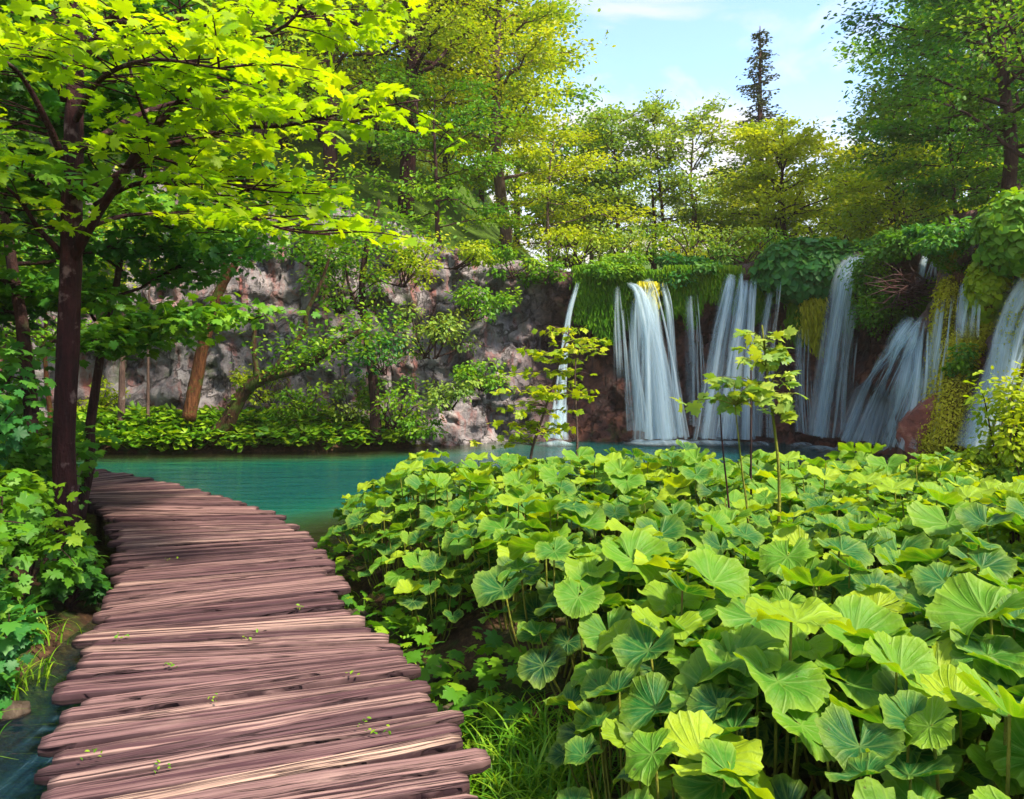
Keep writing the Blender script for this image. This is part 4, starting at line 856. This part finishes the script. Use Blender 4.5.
bush('leafy green growth on the cliff rim above the left moss', at(612, 270, wallY(612) - .3), (1.0, .8, .42), 'mid_green', 61, 2200, .10, name='rim_plants', cat='plants', stems=False)
bush('leafy green growth on the cliff rim between the white waterfalls', at(694, 268, wallY(694) - .4), (.9, .8, .40), 'teal_green', 62, 2400, .11, name='rim_plants', cat='plants', stems=False)
pad('dark green ivy mound spilling over the cliff rim at the centre', at(815, 272, wallY(815) - .15), np.array([1.45, .75, .78]), 'teal_green', 63, 3600, .16, TH)
bush('low ferns on the rim right of the ivy mound', at(870, 250, 17.2), (.8, .7, .28), 'teal_green', 64, 1400, .12, name='rim_plants', cat='plants', stems=False)
bush('soft round green bush hanging in front of the falls', at(880, 298, wallY(880) - 1.0), (.80, .6, .95), 'mid_green', 65, 7500, .075, lumps=26, tone=.42)
bush('leafy growth on the brown rim rock above the dead branches', at(905, 243, hit(905, 246, .1)), (.75, .6, .30), 'mid_green', 68, 2000, .10, name='rim_plants', cat='plants', stems=False)
bush('leafy growth on the rim above the short teal fall', at(950, 238, hit(950, 244, .1)), (.6, .6, .30), 'teal_green', 69, 1800, .10, name='rim_plants', cat='plants', stems=False)
# dry branches beside the bush
R = np.random.RandomState(66); g = G(); c = at(916, 288, hit(916, 288, .5))
for i in range(90):
    a = R.uniform(0, 6.28); L = R.uniform(.3, .95); p = c + R.normal(0, .16, 3) * [1.6, 1, .7]; dv = np.array([math.cos(a), -.5 * R.uniform(0, 1), .45 * math.sin(a) + .05])
    tube(g, [p, p + dv * L * .5 + R.normal(0, .05, 3), p + dv * L + R.normal(0, .09, 3)], [.018, .011, .004], 4)
tag(g.build('dead_branches', M['twig']), 'tangle of bare reddish dead branches right of the round bush', 'branches')
curtain('dark moss under the dead branches', 902, 944, 262, 330, 'moss', 8, 2400, out=.35)

def ridge(label, pts, rad, mat, seed, n=3200, size=.09, name='moss_mound', cat='moss', core='moss_rock', thick=1.0, hang=1.0):
    """a rounded rib of tufa with a coat of moss; pts = (px, py, depth)"""
    n = int(n * 4); size *= .42; R = np.random.RandomState(seed); q = spline([at(p[0], p[1], hit(p[0], p[1], -.05)) for p in pts], 40); r = np.interp(np.linspace(0, 1, 40), np.linspace(0, 1, len(rad)), rad)
    t = thing(name, q[-1], label, cat); g = G(); tube(g, q, r, 20, .45); g.build('rock_core', M[core], t, smooth=True)
    i = R.randint(0, 40, n); T = nrm(np.gradient(q, axis=0))[i]; A = nrm(np.cross(T, [0, 1., 0])); B = np.cross(T, A); an = R.uniform(0, 6.28, n)
    d = A * np.cos(an)[:, None] + B * np.sin(an)[:, None]; lump = 1 + .25 * fbm(q[i] * 2 + d * 1.2, 3, seed)
    P = q[i] + R.normal(0, .05, (n, 3)) + d * (r[i] * lump * R.uniform(.9, 1.12, n))[:, None]; g = G()
    leaves(g, TQ, P, size, R, .5, up=nrm(d + .4 * R.normal(0, 1, (n, 3))), out=np.tile([0, -.2, -1.], (n, 1)) * hang + d * .4, rnd=.5 + .45 * fbm(P * 1.8, 3, 4) + .12 * d[:, 2])
    g.build('moss_coat', M[mat], t); return t
ridge('golden moss covered pillar left of the short teal fall', [(950, 284, 13.6), (946, 320, 13.3), (942, 370, 12.9), (936, 420, 12.5), (932, 450, 12.3)], [.12, .15, .14, .12, .12], 'moss_gold', 71, 3600)
ridge('yellow mossy rib between the short teal fall and the long cascade', [(966, 340, 12.3), (960, 375, 11.9), (955, 410, 11.4), (950, 448, 11.0)], [.16, .21, .19, .17], 'moss_gold', 72, 4200)
bush('small green tuft on the yellow mossy rib', at(962, 362, hit(962, 362, .35)), (.24, .2, .26), 'mid_green', 73, 700, .07, name='moss_tuft', cat='moss', stems=False)
ridge('broad golden moss slope left of the long white cascade', [(1012, 238, 11.8), (1000, 275, 11.5), (990, 310, 11.1), (978, 345, 10.8)], [.28, .28, .22, .12], 'moss_gold', 74, 5200)
ridge('brown mossy rock right of the long white cascade', [(1052, 262, 10.6), (1036, 320, 10.0), (1020, 380, 9.4), (1006, 440, 9.0), (1000, 470, 8.9)], [.2, .3, .3, .28, .25], 'moss_gold', 75, 5600)
ridge('green moss bank on the rim at the top of the right wall', [(940, 250, 13.9), (960, 255, 13.4), (985, 250, 12.9)], [.18, .24, .2], 'moss', 76, 1800)
pad('light green broad leaved vine hanging over the top right wall', at(1022, 235, hit(1015, 240, .3)), np.array([.62, .6, .62]), 'mid_green', 77, 2600, .11, TH)
pad('trail of broad leaves hanging above the golden moss slope', at(985, 290, hit(985, 290, .15)), np.array([.26, .3, .5]), 'yellow_green', 78, 600, .10, TH)
# fallen log by the upper cascade, red boulder at the foot
g = G(); tube(g, spline([at(962, 262, hit(962, 262, .2)), at(985, 240, hit(985, 244, .2)), at(1006, 222, hit(1000, 236, .2))], 12), np.linspace(.09, .05, 12), 8, .2); tag(g.build('fallen_log', M['bark_dark'], smooth=True), 'dark fallen log slanting up beside the small upper cascade', 'log')
R = np.random.RandomState(80); c = at(927, 424, hit(927, 424, .15)); nu, nv = 36, 44; th = np.linspace(.02, math.pi - .02, nu)[:, None]; ph = np.linspace(0, 2 * math.pi, nv, endpoint=False)[None]
D = np.stack([np.sin(th) * np.cos(ph), np.sin(th) * np.sin(ph), np.cos(th) + 0 * ph], -1)
pl = nrm(R.normal(0, 1, (11, 3))); rr = np.min(1 / np.maximum(.2, D @ pl.T * 1.15), -1); rr = np.clip(rr, .5, 1.25) * (1 + .07 * fbm(D * 4, 4, 2))
V = D * rr[..., None] * np.array([.30, .30, .62]); ca_, sa_ = math.cos(.62), math.sin(.62); V = np.stack([V[..., 0] * ca_ + V[..., 2] * sa_, V[..., 1], -V[..., 0] * sa_ + V[..., 2] * ca_], -1)
g = G(); g.add(V + c, grid_faces(nu, nv, True)); tag(g.build('boulder', M['boulder'], smooth=True), 'leaning wet red boulder at the foot of the golden moss', 'rock')

# ------------------------------------------------------------------ saplings in front
def sapling(label, stem, r, tiers, seed, mat, size=.13, cat='sapling', name='sapling', bark='bark_grey', tmpl=TM):
    R = np.random.RandomState(seed); q = spline([at(*p) for p in stem], 26); t = thing(name, q[0], label, cat); g = G(); tube(g, q, np.linspace(r, r * .4, 26), 6, .1); P, O = [], []
    for px, py, Y, w, n in tiers:
        c = at(px, py, Y); i = np.argmin(abs(q[:, 2] - (c[2] - .05))); 
        for k in range(max(2, n // 5)):
            a = R.uniform(0, 6.28); e = c + np.array([math.cos(a) * w, math.sin(a) * w * .8, R.normal(0, .03)]); tw = spline([q[i], (q[i] + e) / 2 + [0, 0, .03], e], 5); tube(g, tw, np.linspace(.005, .002, 5), 4)
            for m in range(n // max(2, n // 5)):
                f = R.randint(2, 5); o = np.array([math.cos(a + R.normal(0, .9)), math.sin(a + R.normal(0, .9)), -.1]); P.append(tw[f] + o * .05); O.append(o)
    g.build('stem', M[bark], t, smooth=True); g = G(); leaves(g, tmpl, np.array(P), size * .72, R, .5, out=np.array(O), droop=.3); g.build('leaves', M[mat], t); return t
sapling('slim young maple with pale yellow leaf tiers in front of the white waterfall', [(776, 600, 5.2), (779, 520, 5.2), (778, 460, 5.2), (768, 380, 5.2), (762, 325, 5.2)], .014,
        [(748, 345, 5.2, .16, 22), (764, 338, 5.1, .12, 14), (757, 360, 5.1, .20, 26), (752, 378, 5.0, .22, 26), (762, 410, 5.2, .15, 14), (750, 398, 5.2, .18, 12)], 90, 'pale_green', .13, bark='stem')
sapling('short leaning young maple with a flat leaf tier left of the tall one', [(752, 620, 5.0), (748, 520, 5.0), (742, 470, 5.0), (735, 405, 5.0)], .010, [(722, 392, 5.0, .22, 26), (742, 400, 4.9, .18, 20), (738, 384, 5.1, .14, 12), (778, 392, 5.0, .16, 10)], 91, 'pale_green', .12, bark='stem')
sapling('bare reddish stem with few leaves at the left of the young maples', [(735, 610, 5.3), (730, 520, 5.3), (722, 440, 5.3), (720, 400, 5.3)], .009, [(720, 404, 5.3, .10, 6)], 92, 'pale_green', .10, bark='bark_red')
sapling('thin dark stem standing behind the young maples', [(752, 560, 6.4), (751, 480, 6.4), (751, 370, 6.4), (750, 340, 6.4)], .011, [(750, 345, 6.4, .15, 8)], 93, 'yellow_green', .1, bark='bark_dark')
Rq = np.random.RandomState(94); tiers = [(px, py, 9.5 + Rq.uniform(-.4, .4), Rq.uniform(.22, .42), 40) for px, py in [(566, 330), (578, 340), (585, 350), (545, 352), (560, 360), (572, 372), (525, 372), (540, 388), (560, 395), (510, 392), (525, 405), (545, 412), (510, 425), (530, 432), (500, 440), (552, 425), (575, 395)]]
sapling('light green young tree with layered leaves left of the narrow waterfall', [(530, 480, 9.6), (532, 450, 9.6), (545, 410, 9.6), (560, 360, 9.6), (570, 330, 9.6)], .022, tiers, 95, 'yellow_green', .12, cat='tree', name='young_tree', tmpl=TM)
sapling('thin straight stem before the foot of the narrow waterfall', [(577, 480, 9.3), (577, 430, 9.3), (575, 380, 9.3), (577, 345, 9.3)], .018, [(580, 345, 9.3, .2, 16), (572, 385, 9.3, .12, 8)], 96, 'yellow_green', .11)
bush('feathery light green shrub at the right edge above the butterbur', at(1024, 435, 7.2), (.32, .4, .72), 'yellow_green', 97, 2600, .07, lumps=20)
bush('low light green shrub among the butterbur near the right edge', at(965, 462, 7.4), (.45, .4, .16), 'yellow_green', 98, 900, .07, lumps=10)
bush('slender leafy herb at the right edge in the near bed', at(1010, 545, 4.4), (.16, .16, .30), 'yellow_green', 99, 160, .08, lumps=8, name='herb', cat='plant')

# ------------------------------------------------------------------ grass tufts and litter by the boardwalk
R = np.random.RandomState(120); g = G()
def blades(g, base, n, L, R, spread=.12):
    a = R.uniform(0, 6.28, n); l = L * R.uniform(.55, 1.15, n); dr = np.column_stack([np.cos(a), np.sin(a), 0 * a]); u = np.linspace(0, 1, 7)
    b = base + np.column_stack([R.normal(0, spread, n), R.normal(0, spread, n), 0 * a]); bend = R.uniform(.35, .95, n)
    c = b[:, None] + dr[:, None] * (l * bend)[:, None, None] * (u ** 1.7)[None, :, None] + np.array([0, 0, 1.]) * (l[:, None] * (u - bend[:, None] * .75 * u ** 2.4))[..., None]
    sd = np.column_stack([-np.sin(a), np.cos(a), 0 * a])[:, None] * (.0055 * (1 - u ** 2) + .0006)[None, :, None]
    V = np.stack([c - sd, c + sd], 2).reshape(n * 14, 3); f = grid_faces(7, 2)[None] + (np.arange(n) * 14)[:, None, None]
    g.add(V, f.reshape(-1, 4), rnd=np.repeat(R.uniform(0, 1, n), 14))
for x, y, n, L in [(.15, 3.1, 190, .42), (.30, 3.3, 150, .40), (.0, 3.5, 170, .38), (-.12, 3.8, 120, .32), (.25, 2.7, 170, .4), (.30, 2.35, 120, .36), (-.3, 4.1, 90, .26), (.18, 3.65, 120, .36), (.05, 3.3, 150, .42), (.05, 3.9, 80, .3),
                   (-2.95, 3.9, 90, .3), (-2.75, 3.3, 120, .32), (-3.1, 4.6, 90, .3), (-3.3, 5.2, 80, .3), (-.75, 5.0, 60, .2), (-1.2, 6.1, 50, .2)]:
    z = ground_z(np.array([x]), np.array([y]))[0]; blades(g, np.array([x, y, z - .02]), n, L, R)
tag(g.build('grass', M['grass']), 'arching bright green grass blades beside the boardwalk', 'grass', kind='stuff')
g = G(); P = []
for x, y, n, s in [(-.55, 4.6, 50, .25), (-.35, 4.3, 40, .2), (-.75, 5.2, 50, .2), (-1.05, 5.7, 40, .2), (-.2, 3.9, 40, .15), (-.9, 5.0, 30, .2), (-1.5, 6.7, 60, .2), (-1.8, 7.5, 60, .2)]:
    q = np.column_stack([R.normal(x, s, n), R.normal(y, s, n)]); z = np.maximum(ground_z(q[:, 0], q[:, 1]), WZ) + R.uniform(.04, .28, n); P.append(np.column_stack([q, z]))
leaves(g, TM, np.concatenate(P), .10, R, .35); tag(g.build('low_weeds', M['mid_green']), 'small leafy weeds on the wet soil in the gap beside the boardwalk', 'weeds', kind='stuff')
g = G(); P = []
for px, py in [(158, 770), (352, 677), (380, 735), (250, 640), (170, 668), (405, 640), (360, 725), (170, 560), (120, 640), (300, 610), (215, 700), (92, 760)]:
    q = gp(px, py); n = R.randint(4, 9); P.append(np.column_stack([R.normal(q[0], .02, n), R.normal(q[1], .02, n), R.uniform(.008, .03, n)]))
leaves(g, TO, np.concatenate(P), .022, R, .5); tag(g.build('seedlings', M['grass']), 'tiny green seedlings sprouting between the boards', 'seedlings', kind='stuff')
# stones in the shallow water
for i, (x, y, s) in enumerate([(-.55, 4.75, .12), (-.95, 5.35, .16), (-1.25, 5.9, .10), (-.3, 4.25, .10), (-2.62, 3.6, .09), (-2.85, 4.3, .09)]):
    D2 = D * (1 + .25 * fbm(D * 1.5 + i * 7, 3, i))[..., None] * np.array([s * 1.3, s, s * .6]); g = G(); g.add(D2 + [x, y, WZ + s * .1], grid_faces(nu, nv, True))
    tag(g.build('stone', M['stone'], smooth=True), ('brown stone in the gap right of the boardwalk where the weeds start', 'largest brown stone in the shallow water right of the boardwalk', 'wet stone at the right edge of the boards beside the farther bed', 'small stone by the grass tuft right of the boardwalk', 'wet stone at the mouth of the dark stream left of the boardwalk', 'stone under the low shrub left of the boardwalk')[i], 'stone')

# ------------------------------------------------------------------ haze
hm = bpy.data.materials.new('haze'); hm.use_nodes = True; hm.node_tree.nodes.clear()
_o = hm.node_tree.nodes.new('ShaderNodeOutputMaterial'); _v = hm.node_tree.nodes.new('ShaderNodeVolumePrincipled')
_v.inputs['Color'].default_value = (1.0, .94, .80, 1); _v.inputs['Density'].default_value = .0008; _v.inputs['Anisotropy'].default_value = .3
hm.node_tree.links.new(_v.outputs[0], _o.inputs['Volume'])
g = G(); x0, x1, y0, y1, z0, z1 = -60, 60, -12, 75, -3, 34
g.add([(x, y, z) for z in (z0, z1) for y in (y0, y1) for x in (x0, x1)], np.array([[0, 2, 3, 1], [4, 5, 7, 6], [0, 1, 5, 4], [2, 6, 7, 3], [0, 4, 6, 2], [1, 3, 7, 5]]))
hz = g.build('haze', hm); hz['kind'] = 'stuff'
